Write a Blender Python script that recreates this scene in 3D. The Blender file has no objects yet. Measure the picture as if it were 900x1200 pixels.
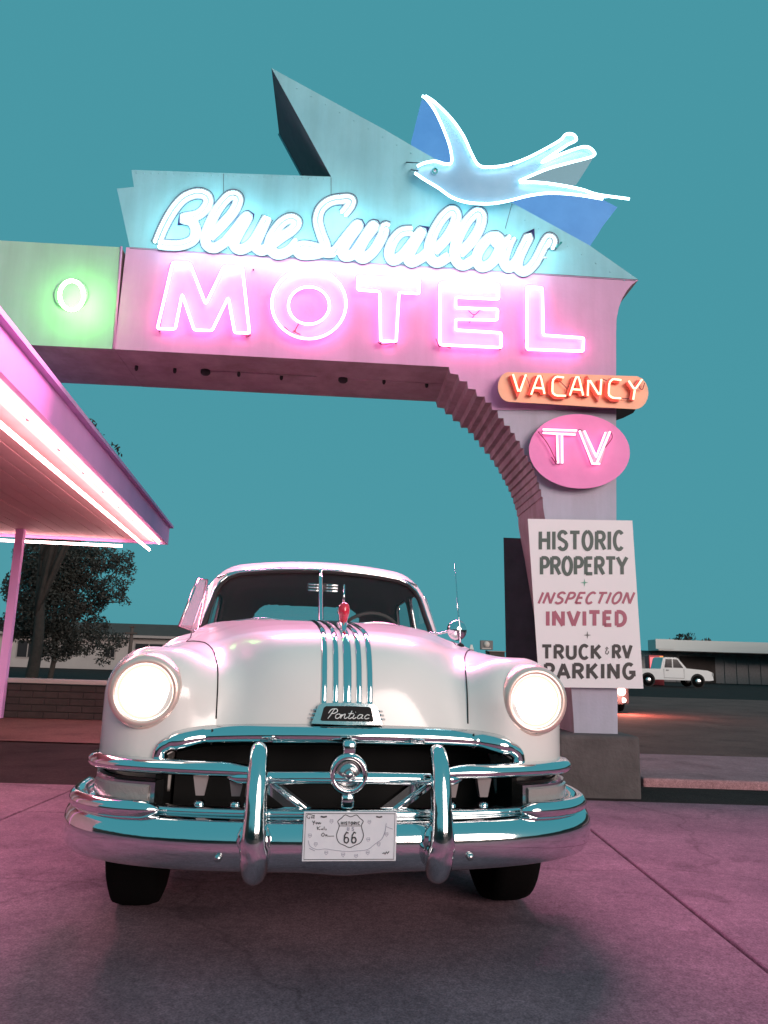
import bpy, bmesh, math, random
import numpy as np
from mathutils import Vector
from mathutils.bvhtree import BVHTree

random.seed(7)
RNG = np.random.default_rng(7)
scene = bpy.context.scene
COL = scene.collection

# ------------------------------------------------------------------ camera
FPX, PITCH, ROLL, HC = 890.0, 0.194, 0.030, 1.0      # focal length in px of a 900x1200 frame
cam_d = bpy.data.cameras.new('camera')
cam_d.sensor_fit = 'VERTICAL'
cam_d.sensor_height = 36.0
cam_d.lens = 36.0 * FPX / 1200.0
cam_d.clip_start = 0.05
cam_d.clip_end = 3000
cam = bpy.data.objects.new('camera', cam_d)
COL.objects.link(cam)
fw = np.array([0, math.cos(PITCH), math.sin(PITCH)])
up0 = np.array([0, -math.sin(PITCH), math.cos(PITCH)])
rt0 = np.array([1.0, 0, 0])
cr_, sr_ = math.cos(ROLL), math.sin(ROLL)
cam_r = cr_ * rt0 + sr_ * up0
cam_u = -sr_ * rt0 + cr_ * up0
from mathutils import Matrix
cam.matrix_world = Matrix(((cam_r[0], cam_u[0], -fw[0], 0), (cam_r[1], cam_u[1], -fw[1], 0),
                           (cam_r[2], cam_u[2], -fw[2], HC), (0, 0, 0, 1)))
scene.camera = cam

# ------------------------------------------------------------------ world: teal dusk sky
SUN_EL, SUN_AZ = math.radians(8), math.radians(145)     # low afterglow from behind the camera
w = bpy.data.worlds.new('World')
scene.world = w
w.use_nodes = True
nt = w.node_tree
nt.nodes.clear()
sky = nt.nodes.new('ShaderNodeTexSky')
sky.sky_type = 'NISHITA'
sky.sun_disc = False
sky.sun_elevation = SUN_EL
sky.sun_rotation = SUN_AZ
sky.air_density = 1.0
sky.dust_density = 2.0
tint = nt.nodes.new('ShaderNodeMix'); tint.data_type = 'RGBA'; tint.blend_type = 'MULTIPLY'
tint.inputs['Factor'].default_value = 1.0
tint.inputs['B'].default_value = (0.050, 0.042, 0.038, 1)
nt.links.new(sky.outputs[0], tint.inputs['A'])
addc = nt.nodes.new('ShaderNodeMix'); addc.data_type = 'RGBA'; addc.blend_type = 'ADD'
addc.inputs['Factor'].default_value = 1.0
addc.inputs['B'].default_value = (0.62, 3.05, 3.66, 1)
nt.links.new(tint.outputs['Result'], addc.inputs['A'])
bg = nt.nodes.new('ShaderNodeBackground')
bg.inputs['Strength'].default_value = 0.10
nt.links.new(addc.outputs['Result'], bg.inputs['Color'])
wo = nt.nodes.new('ShaderNodeOutputWorld')
nt.links.new(bg.outputs[0], wo.inputs['Surface'])

# ------------------------------------------------------------------ sun: soft warm afterglow
sd = bpy.data.lights.new('sun', 'SUN')
sd.energy = 3.7
sd.angle = math.radians(38)
sd.color = (1.0, 0.80, 0.74)
sun = bpy.data.objects.new('sun', sd)
COL.objects.link(sun)
sdir = Vector((math.sin(SUN_AZ) * math.cos(SUN_EL), math.cos(SUN_AZ) * math.cos(SUN_EL), math.sin(SUN_EL)))
sun.rotation_euler = sdir.to_track_quat('Z', 'Y').to_euler()

# ------------------------------------------------------------------ exposure
scene.view_settings.view_transform = 'Standard'
scene.view_settings.look = 'None'
scene.view_settings.exposure = 0.0
scene.view_settings.gamma = 1.0
scene.view_settings.use_curve_mapping = False
scene.cycles.use_denoising = True
scene.cycles.max_bounces = 6
scene.cycles.transparent_max_bounces = 12
scene.cycles.sample_clamp_indirect = 6.0
scene.cycles.caustics_reflective = False
scene.cycles.caustics_refractive = False

# ================================================================== helpers
def ray(px, py):
    dx, dy = px - 450.0, py - 600.0
    xx = cr_ * dx + sr_ * dy
    yy = -sr_ * dx + cr_ * dy
    return fw * FPX + rt0 * xx - up0 * yy
CAM = np.array([0, 0, HC])
def on_plane(px, py, p0, n):
    d = ray(px, py)
    return CAM + d * (((np.asarray(p0, float) - CAM) @ n) / (d @ n))
def at_depth(px, py, Y):                       # where a sight line meets the upright plane at distance Y
    return on_plane(px, py, (0, Y, 0), np.array([0, 1.0, 0]))
def on_ground(px, py, z=0.0):
    d = ray(px, py)
    return CAM + d * ((z - HC) / d[2])

ROOT = {}                                      # object -> (origin, yaw) of the thing it belongs to
def thing(name, label, cat, loc=(0, 0, 0), yaw=0.0, group=None):
    o = bpy.data.objects.new(name, None)
    o.empty_display_size = 0.2
    COL.objects.link(o)
    o.location = loc
    o.rotation_euler = (0, 0, yaw)
    o['label'] = label
    o['category'] = cat
    if group: o['group'] = group
    ROOT[o.name] = (np.array(loc, float), yaw)
    return o
def new(name, geo, mat, parent=None, smooth=False, local=False, sharp=None):
    """one mesh object; verts in world space, or already in the thing's frame when local"""
    v, f = geo
    v = np.asarray(v, float).reshape(-1, 3)
    if parent is not None:
        org, yaw = ROOT[parent.name]
        if not local:
            d = v - org
            c, s = math.cos(yaw), math.sin(yaw)
            v = np.stack([c * d[:, 0] + s * d[:, 1], -s * d[:, 0] + c * d[:, 1], d[:, 2]], 1)
    me = bpy.data.meshes.new(name)
    me.from_pydata(v.tolist(), [], [tuple(int(i) for i in q) for q in f])
    me.validate()
    me.update()
    if mat is not None: me.materials.append(mat)
    if smooth:
        me.polygons.foreach_set('use_smooth', [True] * len(me.polygons))
        if sharp: me.set_sharp_from_angle(angle=math.radians(sharp))
    o = bpy.data.objects.new(name, me)
    COL.objects.link(o)
    if parent is not None:
        o.parent = parent
        ROOT[o.name] = ROOT[parent.name]
    return o
def tag(o, label=None, cat=None, group=None, kind=None):
    if label: o['label'] = label
    if cat: o['category'] = cat
    if group: o['group'] = group
    if kind: o['kind'] = kind
    return o
def join(*geos):
    V, F, n = [], [], 0
    for v, f in geos:
        v = np.asarray(v, float).reshape(-1, 3)
        V.append(v)
        F += [tuple(i + n for i in q) for q in f]
        n += len(v)
    return np.concatenate(V), F
def box(cx, cy, cz, sx, sy, sz, yaw=0.0):
    s = np.array([[x, y, z] for x in (-.5, .5) for y in (-.5, .5) for z in (-.5, .5)]) * (sx, sy, sz)
    c, sn = math.cos(yaw), math.sin(yaw)
    s = np.stack([c * s[:, 0] - sn * s[:, 1], sn * s[:, 0] + c * s[:, 1], s[:, 2]], 1) + (cx, cy, cz)
    return s, [(0, 1, 3, 2), (4, 6, 7, 5), (0, 4, 5, 1), (2, 3, 7, 6), (0, 2, 6, 4), (1, 5, 7, 3)]
def bevel_box(cx, cy, cz, sx, sy, sz, b=0.01, seg=2, yaw=0.0):
    bm = bmesh.new()
    bmesh.ops.create_cube(bm, size=1.0)
    bmesh.ops.scale(bm, vec=(sx, sy, sz), verts=bm.verts)
    bmesh.ops.bevel(bm, geom=bm.edges[:], offset=b, segments=seg, affect='EDGES', profile=0.5)
    bm.verts.index_update()
    v = np.array([q.co[:] for q in bm.verts])
    f = [tuple(q.index for q in p.verts) for p in bm.faces]
    bm.free()
    c, sn = math.cos(yaw), math.sin(yaw)
    return np.stack([c * v[:, 0] - sn * v[:, 1] + cx, sn * v[:, 0] + c * v[:, 1] + cy, v[:, 2] + cz], 1), f
def catmull(pts, n=6, closed=False):
    P = np.asarray(pts, float)
    m = len(P)
    out = []
    rng = range(m if closed else m - 1)
    for i in rng:
        if closed:
            a, b, c, d = P[(i - 1) % m], P[i], P[(i + 1) % m], P[(i + 2) % m]
        else:
            b, c = P[i], P[i + 1]
            a = P[i - 1] if i > 0 else 2 * b - c
            d = P[i + 2] if i + 2 < m else 2 * c - b
        for k in range(n):
            t = k / n
            out.append(0.5 * ((2 * b) + (-a + c) * t + (2 * a - 5 * b + 4 * c - d) * t * t + (-a + 3 * b - 3 * c + d) * t ** 3))
    if not closed: out.append(P[-1])
    return np.array(out)
def tube(pts, r, seg=8, closed=False, flat=1.0):
    P = np.asarray(pts, float)
    n = len(P)
    R = np.full(n, r, float) if np.isscalar(r) else np.asarray(r, float)
    T = np.zeros_like(P)
    for i in range(n):
        a = P[(i - 1) % n] if (closed or i > 0) else P[i]
        b = P[(i + 1) % n] if (closed or i < n - 1) else P[i]
        d = b - a
        T[i] = d / (np.linalg.norm(d) + 1e-12)
    u = np.cross(T[0], (0, 0, 1.0))
    if np.linalg.norm(u) < 1e-3: u = np.cross(T[0], (0, 1.0, 0))
    u /= np.linalg.norm(u)
    V = []
    for i in range(n):
        u = u - T[i] * (u @ T[i])
        u /= np.linalg.norm(u) + 1e-12
        b = np.cross(T[i], u)
        for k in range(seg):
            t = 2 * math.pi * k / seg
            V.append(P[i] + R[i] * (math.cos(t) * u + flat * math.sin(t) * b))
    F = []
    for i in range(n if closed else n - 1):
        j = (i + 1) % n
        for k in range(seg):
            l = (k + 1) % seg
            F.append((i * seg + k, i * seg + l, j * seg + l, j * seg + k))
    if not closed:
        F.append(tuple(range(seg))[::-1])
        F.append(tuple((n - 1) * seg + k for k in range(seg)))
    return np.array(V), F
def lathe(prof, centre, axis, seg=32, ang0=0.0):
    a = np.asarray(axis, float); a /= np.linalg.norm(a)
    u = np.cross(a, (0, 0, 1.0))
    if np.linalg.norm(u) < 1e-3: u = np.cross(a, (0, 1.0, 0))
    u /= np.linalg.norm(u)
    b = np.cross(a, u)
    V, F = [], []
    for r, h in prof:
        for k in range(seg):
            t = ang0 + 2 * math.pi * k / seg
            V.append(np.asarray(centre) + a * h + r * (math.cos(t) * u + math.sin(t) * b))
    m = len(prof)
    for i in range(m - 1):
        for k in range(seg):
            l = (k + 1) % seg
            F.append((i * seg + k, i * seg + l, (i + 1) * seg + l, (i + 1) * seg + k))
    F.append(tuple(range(seg))[::-1])
    F.append(tuple((m - 1) * seg + k for k in range(seg)))
    return np.array(V), F
def slab(front, back):
    """solid between two outlines of equal length (3D points)"""
    n = len(front)
    F = [tuple(range(n)), tuple(range(2 * n - 1, n - 1, -1))]
    for i in range(n):
        j = (i + 1) % n
        F.append((j, i, n + i, n + j))
    return np.concatenate([np.asarray(front), np.asarray(back)]), F
def sweep_plan(path, prof, closed_prof=True):
    """profile points (out, up) carried along a path whose outside is on its right-hand/front side"""
    P = np.asarray(path, float)
    n = len(P)
    V, F = [], []
    m = None
    for i in range(n):
        t = P[min(i + 1, n - 1)] - P[max(i - 1, 0)]
        t[2] = 0
        t /= np.linalg.norm(t)
        nrm = np.array([t[1], -t[0], 0])
        pr = prof(i / (n - 1)) if callable(prof) else prof
        m = len(pr)
        for a, b in pr: V.append(P[i] + nrm * a + np.array([0, 0, b]))
    for i in range(n - 1):
        for k in range(m):
            l = (k + 1) % m
            F.append((i * m + k, i * m + l, (i + 1) * m + l, (i + 1) * m + k))
    F.append(tuple(range(m))[::-1])
    F.append(tuple((n - 1) * m + k for k in range(m)))
    return np.array(V), F

# ------------------------------------------------------------------ materials
def mat(name, col, rough=0.5, metal=0.0, noise=None, bump=0.0, bscale=60.0, coat=0.0, emit=None, estr=0.0, spec=0.5, nscale=6.0, ndetail=6.0, dirt=None):
    m = bpy.data.materials.new(name)
    m.use_nodes = True
    t = m.node_tree
    b = t.nodes['Principled BSDF']
    b.inputs['Base Color'].default_value = (*col, 1)
    b.inputs['Roughness'].default_value = rough
    b.inputs['Metallic'].default_value = metal
    b.inputs['Specular IOR Level'].default_value = spec
    b.inputs['Coat Weight'].default_value = coat
    b.inputs['Coat Roughness'].default_value = 0.15
    tc = t.nodes.new('ShaderNodeTexCoord')
    if noise:
        nz = t.nodes.new('ShaderNodeTexNoise')
        nz.inputs['Scale'].default_value = nscale
        nz.inputs['Detail'].default_value = ndetail
        nz.inputs['Roughness'].default_value = 0.62
        t.links.new(tc.outputs['Object'], nz.inputs['Vector'])
        rp = t.nodes.new('ShaderNodeValToRGB')
        rp.color_ramp.elements[0].position = 0.32
        rp.color_ramp.elements[1].position = 0.72
        rp.color_ramp.elements[0].color = (*noise, 1)
        rp.color_ramp.elements[1].color = (*col, 1)
        t.links.new(nz.outputs['Fac'], rp.inputs['Fac'])
        t.links.new(rp.outputs['Color'], b.inputs['Base Color'])
    if bump:
        n2 = t.nodes.new('ShaderNodeTexNoise')
        n2.inputs['Scale'].default_value = bscale
        n2.inputs['Detail'].default_value = 5
        t.links.new(tc.outputs['Object'], n2.inputs['Vector'])
        bp = t.nodes.new('ShaderNodeBump')
        bp.inputs['Strength'].default_value = bump
        bp.inputs['Distance'].default_value = 0.02
        t.links.new(n2.outputs['Fac'], bp.inputs['Height'])
        t.links.new(bp.outputs['Normal'], b.inputs['Normal'])
    if emit:
        b.inputs['Emission Color'].default_value = (*emit, 1)
        b.inputs['Emission Strength'].default_value = estr
    return m
def neon(name, col, strength):
    m = bpy.data.materials.new(name)
    m.use_nodes = True
    t = m.node_tree
    t.nodes.clear()
    e = t.nodes.new('ShaderNodeEmission')
    e.inputs['Color'].default_value = (*col, 1)
    e.inputs['Strength'].default_value = strength
    o = t.nodes.new('ShaderNodeOutputMaterial')
    t.links.new(e.outputs[0], o.inputs['Surface'])
    return m
def milky(m, a):
    m.node_tree.nodes['Principled BSDF'].inputs['Alpha'].default_value = a
    return m
def glass(name, tintc, refl=1.45):
    m = bpy.data.materials.new(name)
    m.use_nodes = True
    t = m.node_tree
    t.nodes.clear()
    tr = t.nodes.new('ShaderNodeBsdfTransparent'); tr.inputs['Color'].default_value = (*tintc, 1)
    gl = t.nodes.new('ShaderNodeBsdfGlossy'); gl.inputs['Roughness'].default_value = 0.02
    lw_ = t.nodes.new('ShaderNodeLayerWeight'); lw_.inputs['Blend'].default_value = 0.5
    pw_ = t.nodes.new('ShaderNodeMath'); pw_.operation = 'POWER'; pw_.inputs[1].default_value = 5.0
    t.links.new(lw_.outputs['Facing'], pw_.inputs[0])
    fr = t.nodes.new('ShaderNodeMath'); fr.operation = 'MULTIPLY_ADD'; fr.inputs[1].default_value = 0.6; fr.inputs[2].default_value = 0.04
    t.links.new(pw_.outputs[0], fr.inputs[0])
    mx = t.nodes.new('ShaderNodeMixShader')
    t.links.new(fr.outputs[0], mx.inputs[0]); t.links.new(tr.outputs[0], mx.inputs[1]); t.links.new(gl.outputs[0], mx.inputs[2])
    o = t.nodes.new('ShaderNodeOutputMaterial')
    t.links.new(mx.outputs[0], o.inputs['Surface'])
    return m

M = {}
M['paint'] = mat('cream_paint', (0.86, 0.80, 0.77), 0.45, coat=1.0, noise=(0.83, 0.77, 0.74), nscale=3.0)
M['chrome'] = mat('chrome', (0.80, 0.82, 0.83), 0.07, metal=1.0, bump=0.035, bscale=7.0)
M['chrome_dull'] = mat('dull_chrome', (0.62, 0.62, 0.62), 0.22, metal=1.0, bump=0.03, bscale=40.0)
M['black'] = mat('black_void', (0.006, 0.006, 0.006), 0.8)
M['seam'] = mat('panel_gap', (0.02, 0.018, 0.018), 0.9)
M['rubber'] = mat('tyre_rubber', (0.005, 0.0045, 0.0045), 0.95, bump=0.1, spec=0.05)
M['white_rubber'] = mat('whitewall', (0.6, 0.57, 0.55), 0.7)
M['interior'] = mat('interior_cloth', (0.10, 0.08, 0.076), 0.9)
M['liner'] = mat('headliner', (0.17, 0.14, 0.135), 0.95)
M['glass'] = glass('car_glass', (0.84, 0.84, 0.84), 1.25)
M['lamp_glass'] = mat('parking_lens', (0.34, 0.30, 0.29), 0.12, bump=0.25, bscale=45.0, coat=1.0)
M['headlamp'] = neon('headlamp_light', (1.0, 0.90, 0.80), 6.0)
M['lamp_rim'] = neon('headlamp_rim_light', (1.0, 0.55, 0.38), 2.2)
M['bezel'] = mat('bezel_headlamp_glow', (0.95, 0.70, 0.62), 0.32, metal=0.55)  # peach glow of the headlight put into the chrome colour
M['plate'] = mat('plate_white', (0.74, 0.72, 0.76), 0.35, noise=(0.68, 0.67, 0.72), nscale=30)
M['ink'] = mat('plate_ink', (0.03, 0.03, 0.035), 0.5)
M['ink_soft'] = mat('plate_pale_ink', (0.28, 0.28, 0.36), 0.5)
M['amber'] = mat('ruby_lucite', (0.75, 0.03, 0.07), 0.15, coat=1.0)
M['enamel_black'] = mat('black_enamel', (0.008, 0.008, 0.009), 0.5, spec=0.15)
M['enamel_white'] = mat('badge_white', (0.85, 0.85, 0.83), 0.2, coat=1.0)

# ================================================================== the vintage car
CAR_O, CAR_YAW = (-0.093, 2.70, 0.0), 0.138
car = thing('vintage_car', 'cream white vintage sedan with chrome grille and lit headlights under the arch', 'car', CAR_O, CAR_YAW)
def smin(a, b, k):
    h = np.clip(0.5 + 0.5 * (b - a) / k, 0, 1)
    return b * (1 - h) + a * h - k * h * (1 - h)
def smax(a, b, k): return -smin(-a, -b, k)
def rbox(x, y, z, c, h, r):
    qx, qy, qz = np.abs(x - c[0]) - h[0] + r, np.abs(y - c[1]) - h[1] + r, np.abs(z - c[2]) - h[2] + r
    return np.sqrt(np.maximum(qx, 0) ** 2 + np.maximum(qy, 0) ** 2 + np.maximum(qz, 0) ** 2) + np.minimum(np.maximum(qx, np.maximum(qy, qz)), 0) - r
def body_sdf(u, v, w):
    u = np.abs(u)
    # pontoon fender
    fz = w - 0.015 * np.clip((v - 0.5), 0, 1) + 0.10 * np.clip(v - 1.3, 0, 2)
    vv = v - 0.16 * np.clip((u - 0.55) / 0.4, 0, 1) ** 2
    F = rbox(u, vv, fz, (0.685, 1.35, 0.62), (0.225, 1.20, 0.41), 0.185)
    # hood and nose
    a = np.interp(v, [0.1, 0.5, 1.0, 2.0, 2.4], [0.55, 0.64, 0.71, 0.785, 0.80])
    h = np.interp(v, [0.1, 0.4, 0.7, 1.1, 1.5, 2.0, 2.4], [1.10, 1.115, 1.150, 1.182, 1.203, 1.215, 1.215])
    w0 = 0.62
    n = np.interp(v, [0.2, 0.7, 1.2, 1.6, 2.0], [3.0, 3.2, 3.8, 5.0, 7.5])
    s = ((u / a) ** n + (np.maximum(w - w0, 0) / (h - w0)) ** n) ** (1 / n)
    top = (s - 1) * 0.46
    front = (0.135 + 0.13 * (u / 0.7) ** 2.2 + (0.10 + 0.42 * np.exp(-((u - 0.52) / 0.17) ** 2)) * np.clip(w - 0.74, -0.2, 1) - v) * 0.95
    N = smax(top, front, 0.26)
    N = smax(N, 0.30 - w, 0.05)
    N = smax(N, v - 2.5, 0.1)
    d = smin(F, N, 0.13)
    # cabin lower body, rear fenders, boot
    C = rbox(u, v, w, (0, 2.9, 0.66), (0.885, 1.55, 0.42), 0.16)
    R = rbox(u, v, w, (0.70, 4.15, 0.60), (0.23, 0.85, 0.38), 0.2)
    B = rbox(u, v, w + 0.12 * np.clip(v - 4.0, 0, 2) ** 1.5, (0, 4.3, 0.70), (0.66, 0.82, 0.42), 0.25)
    d = smin(d, C, 0.10)
    d = smin(d, smin(R, B, 0.15), 0.10)
    # grille mouth and wheel wells
    arch = 0.738 - 0.085 * (u / 0.63) ** 4
    mouth = np.maximum(np.maximum(u - 0.635, w - arch), np.maximum(0.36 - w, v - 0.55))
    d = np.maximum(d, -mouth)
    for wv in (0.80, 3.85):
        well = np.maximum(np.sqrt((v - wv) ** 2 + (w - 0.34) ** 2) - 0.40, 0.55 - u)
        d = np.maximum(d, -well)
    d = np.maximum(d, 0.20 - w)
    d = np.maximum(d, np.minimum(0.44 - w, 0.80 - v))
    d = np.maximum(d, np.minimum(0.615 - w, 0.43 - v))
    return d
def cabin_sdf(u, v, w):
    u = np.abs(u)
    side = (u - (0.792 - 0.20 * (w - 1.08) - 0.22 * np.clip(w - 1.3, 0, 1) ** 2) + 0.03 * np.clip(v - 3.2, 0, 2) ** 2) * 0.95
    vf = v - 0.15 * (u / 0.7) ** 2.4
    wind = ((1.86 + 0.80 * (w - 1.10)) - vf) * 0.78
    rear = ((v + 0.15 * (u / 0.7) ** 2) - (4.35 - 0.95 * (w - 1.05))) * 0.72
    roof = w - (1.672 - 0.085 * ((v - 2.95) / 0.9) ** 2 - 0.06 * (u / 0.65) ** 2)
    d = smax(smax(wind, rear, 0.1), smax(side, roof, 0.16), 0.09)
    return np.maximum(d, 1.02 - w)
def surface_nets(f, lo, hi, h):
    ax = [np.arange(lo[i], hi[i] + h, h) for i in range(3)]
    X, Y, Z = np.meshgrid(*ax, indexing='ij')
    val = f(X, Y, Z)
    ins = val < 0
    cs = ins[:-1, :-1, :-1].astype(np.int8)
    cnt = sum(ins[a:ins.shape[0] - 1 + a, b:ins.shape[1] - 1 + b, c:ins.shape[2] - 1 + c].astype(np.int8)
              for a in (0, 1) for b in (0, 1) for c in (0, 1))
    act = (cnt > 0) & (cnt < 8)
    idx = np.full(act.shape, -1, np.int64)
    ii = np.argwhere(act)
    idx[act] = np.arange(len(ii))
    P = np.array(lo) + (ii + 0.5) * h
    P0 = P.copy()
    e = 1e-4
    for _ in range(6):
        d = f(P[:, 0], P[:, 1], P[:, 2])
        g = np.stack([(f(P[:, 0] + e, P[:, 1], P[:, 2]) - d) / e, (f(P[:, 0], P[:, 1] + e, P[:, 2]) - d) / e,
                      (f(P[:, 0], P[:, 1], P[:, 2] + e) - d) / e], 1)
        step = -d[:, None] * g / (np.sum(g * g, 1)[:, None] + 1e-6)
        P = P + np.clip(step, -h * 0.5, h * 0.5)
        P = P0 + np.clip(P - P0, -h * 0.9, h * 0.9)
    Q = []
    for axn in range(3):
        a = [slice(None)] * 3; b = [slice(None)] * 3
        a[axn] = slice(0, -1); b[axn] = slice(1, None)
        diff = ins[tuple(a)] != ins[tuple(b)]
        o1, o2 = [k for k in range(3) if k != axn]
        E = np.argwhere(diff)
        E = E[(E[:, o1] > 0) & (E[:, o2] > 0) & (E[:, o1] < act.shape[o1]) & (E[:, o2] < act.shape[o2])]
        def cell(da, db):
            c = E.copy(); c[:, o1] -= da; c[:, o2] -= db
            return idx[c[:, 0], c[:, 1], c[:, 2]]
        q = np.stack([cell(1, 1), cell(0, 1), cell(0, 0), cell(1, 0)], 1)
        flip = ins[E[:, 0], E[:, 1], E[:, 2]]
        if axn == 1: flip = ~flip
        q[~flip] = q[~flip][:, ::-1]
        Q.append(q)
    Q = np.concatenate(Q)
    Q = Q[(Q >= 0).all(1)]
    return P, Q
def subset(P, Q, mask):
    q = Q[mask]
    used, inv = np.unique(q, return_inverse=True)
    return P[used], inv.reshape(q.shape).tolist()

BP, BQ = surface_nets(body_sdf, (-1.02, 0.02, 0.17), (1.02, 5.25, 1.30), 0.0165)
BC = BP[BQ].mean(1)
seam_u = np.interp(BC[:, 1], [0.2, 0.3, 0.45, 0.9, 1.95], [0.466, 0.480, 0.510, 0.665, 0.735])
is_hood = (np.abs(BC[:, 0]) < seam_u) & (BC[:, 1] < 1.95) & (BC[:, 2] > 0.735)
body_o = new('body', subset(BP, BQ, ~is_hood), M['paint'], car, True, True)
hood = new('hood', subset(BP, BQ, is_hood), M['paint'], car, True, True)
BVH = BVHTree.FromPolygons([Vector(p) for p in BP], [tuple(q) for q in BQ.tolist()])
def front_v(u, w_, default=0.2):
    r = BVH.ray_cast(Vector((u, -1.0, w_)), Vector((0, 1, 0)))
    return r[0][1] if r[0] else default
def top_w(u, v, default=1.0):
    r = BVH.ray_cast(Vector((u, v, 3.0)), Vector((0, 0, -1)))
    return r[0][2] if r[0] else default
def hit(o, d):
    r = BVH.ray_cast(Vector(o), Vector(d).normalized())
    return np.array(r[0]) if r[0] else None

# panel gaps between hood and fenders
for sgn in (-1, 1):
    pts = []
    for th in np.radians(np.linspace(8, 78, 30)):                # fan of rays round a pivot inside the nose
        u = 0.47
        for _ in range(4):
            piv = np.array([sgn * u, 1.05, 0.66])
            h_ = hit(piv + 2.5 * np.array([0, -math.cos(th), math.sin(th)]), np.array([0, math.cos(th), -math.sin(th)]))
            if h_ is None: break
            u = np.interp(h_[1], [0.20, 0.30, 0.45, 0.9, 1.95], [0.466, 0.480, 0.512, 0.668, 0.738])
        if h_ is not None and h_[2] > 0.735: pts.append(h_ + 0.001 * np.array([0, -math.cos(th), math.sin(th)]))
    for v_ in np.linspace(pts[-1][1] + 0.08, 1.9, 12):
        u = np.interp(v_, [0.2, 0.3, 0.45, 0.9, 1.95], [0.466, 0.480, 0.512, 0.668, 0.738])
        pts.append((sgn * u, v_, top_w(sgn * u, v_) + 0.001))
    new('panel_gap', tube(catmull(pts, 3), 0.0028, 5), M['seam'], body_o, True, True)

# greenhouse: roof shell with glass openings
CP, CQ = surface_nets(cabin_sdf, (-0.86, 1.75, 1.0), (0.86, 4.5, 1.72), 0.0125)
CC = CP[CQ].mean(1)
def in_quad(x, y, q, r=0.09):
    """inside a convex quad with rounded corners (signed distance with rounding r)"""
    q = np.asarray(q, float)
    c = q.mean(0)
    d = np.full(np.shape(x), -1e9)
    ds = []
    for i in range(len(q)):
        a, b = q[i], q[(i + 1) % len(q)]
        e = b - a
        nrm = np.array([e[1], -e[0]]); nrm /= np.linalg.norm(nrm)
        if (c - a) @ nrm > 0: nrm = -nrm
        ds.append((x - a[0]) * nrm[0] + (y - a[1]) * nrm[1] + r)
    ds = np.array(ds)
    return np.sqrt((np.maximum(ds, 0) ** 2).sum(0)) + np.minimum(ds.max(0), 0) - r
WS = [(-0.732, 1.06), (0.732, 1.06), (0.634, 1.515), (-0.634, 1.515)]
ws_d = in_quad(CC[:, 0], CC[:, 2] - 0.045 * (1 - (CC[:, 0] / 0.6) ** 2) * (CC[:, 2] > 1.25), WS, 0.11)
front_zone = CC[:, 1] < 2.55
is_ws = (ws_d < 0) & front_zone & (np.abs(CC[:, 0]) < 0.715)
SW1 = [(2.20, 1.10), (2.93, 1.10), (2.93, 1.47), (2.42, 1.47)]
SW2 = [(2.99, 1.10), (3.72, 1.10), (3.52, 1.45), (2.99, 1.47)]
sw_d = np.minimum(in_quad(CC[:, 1], CC[:, 2], SW1, 0.08), in_quad(CC[:, 1], CC[:, 2], SW2, 0.08))
is_sw = (sw_d < 0) & (np.abs(CC[:, 0]) > 0.5) & ~is_ws
RW = [(-0.50, 1.16), (0.50, 1.16), (0.44, 1.46), (-0.44, 1.46)]
is_rw = (in_quad(CC[:, 0], CC[:, 2], RW, 0.12) < 0) & (CC[:, 1] > 3.5)
opening = is_ws | is_sw | is_rw
roof_o = new('roof', subset(CP, CQ, ~opening), M['paint'], car, True, True)
inner = CP.copy()
cen = np.array([0, 3.0, 1.2])
e = 1e-4
g0 = cabin_sdf(CP[:, 0], CP[:, 1], CP[:, 2])
G = np.stack([(cabin_sdf(CP[:, 0] + e, CP[:, 1], CP[:, 2]) - g0), (cabin_sdf(CP[:, 0], CP[:, 1] + e, CP[:, 2]) - g0), (cabin_sdf(CP[:, 0], CP[:, 1], CP[:, 2] + e) - g0)], 1)
G /= np.linalg.norm(G, axis=1)[:, None] + 1e-9
inner = CP - G * 0.02
new('headliner', subset(inner, CQ, ~opening & (CC[:, 2] > 1.06)), M['liner'], roof_o, True, True)
new('windshield_pane', subset(CP - G * 0.006, CQ, is_ws & (CC[:, 0] < 0)), M['glass'], car, True, True)
new('windshield_pane', subset(CP - G * 0.006, CQ, is_ws & (CC[:, 0] >= 0)), M['glass'], car, True, True)
for sgn in (-1, 1):
    new('side_window', subset(CP - G * 0.006, CQ, is_sw & (CC[:, 0] * sgn > 0)), M['glass'], car, True, True)
new('rear_window', subset(CP - G * 0.006, CQ, is_rw), M['glass'], car, True, True)
CBV = BVHTree.FromPolygons([Vector(p) for p in CP], [tuple(q) for q in CQ.tolist()])
def cab_front(u, w_):
    r = CBV.ray_cast(Vector((u, 0.5, w_)), Vector((0, 1, 0)))
    return r[0][1] if r[0] else 2.2
def cab_side(sgn, v, w_):
    r = CBV.ray_cast(Vector((sgn * 2, v, w_)), Vector((-sgn, 0, 0)))
    return r[0][0] if r[0] else sgn * 0.7
def quad_outline(q, r, n=10, bow=0.0):
    """boundary of the rounded quad, walked by angle"""
    q = np.asarray(q, float); c = q.mean(0)
    out = []
    for k in range(72):
        a = 2 * math.pi * k / 72
        lo, hi = 0.0, 1.5
        for _ in range(30):
            m_ = (lo + hi) / 2
            x, y = c[0] + m_ * math.cos(a), c[1] + m_ * math.sin(a)
            yy = y - bow * (1 - (x / 0.6) ** 2) * (y > 1.25)
            if in_quad(np.array([x]), np.array([yy]), q, r)[0] < 0: lo = m_
            else: hi = m_
        out.append((c[0] + lo * math.cos(a), c[1] + lo * math.sin(a)))
    return out
ring = [(u, cab_front(u, w_) - 0.004, w_) for u, w_ in quad_outline(WS, 0.11, bow=0.045)]
new('windshield_gasket', tube(ring, 0.017, 8, True), M['seam'], car, True, True)
ring2 = [(u * 1.012, v - 0.006, 1.29 + (w_ - 1.29) * 1.03) for u, v, w_ in ring]
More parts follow.
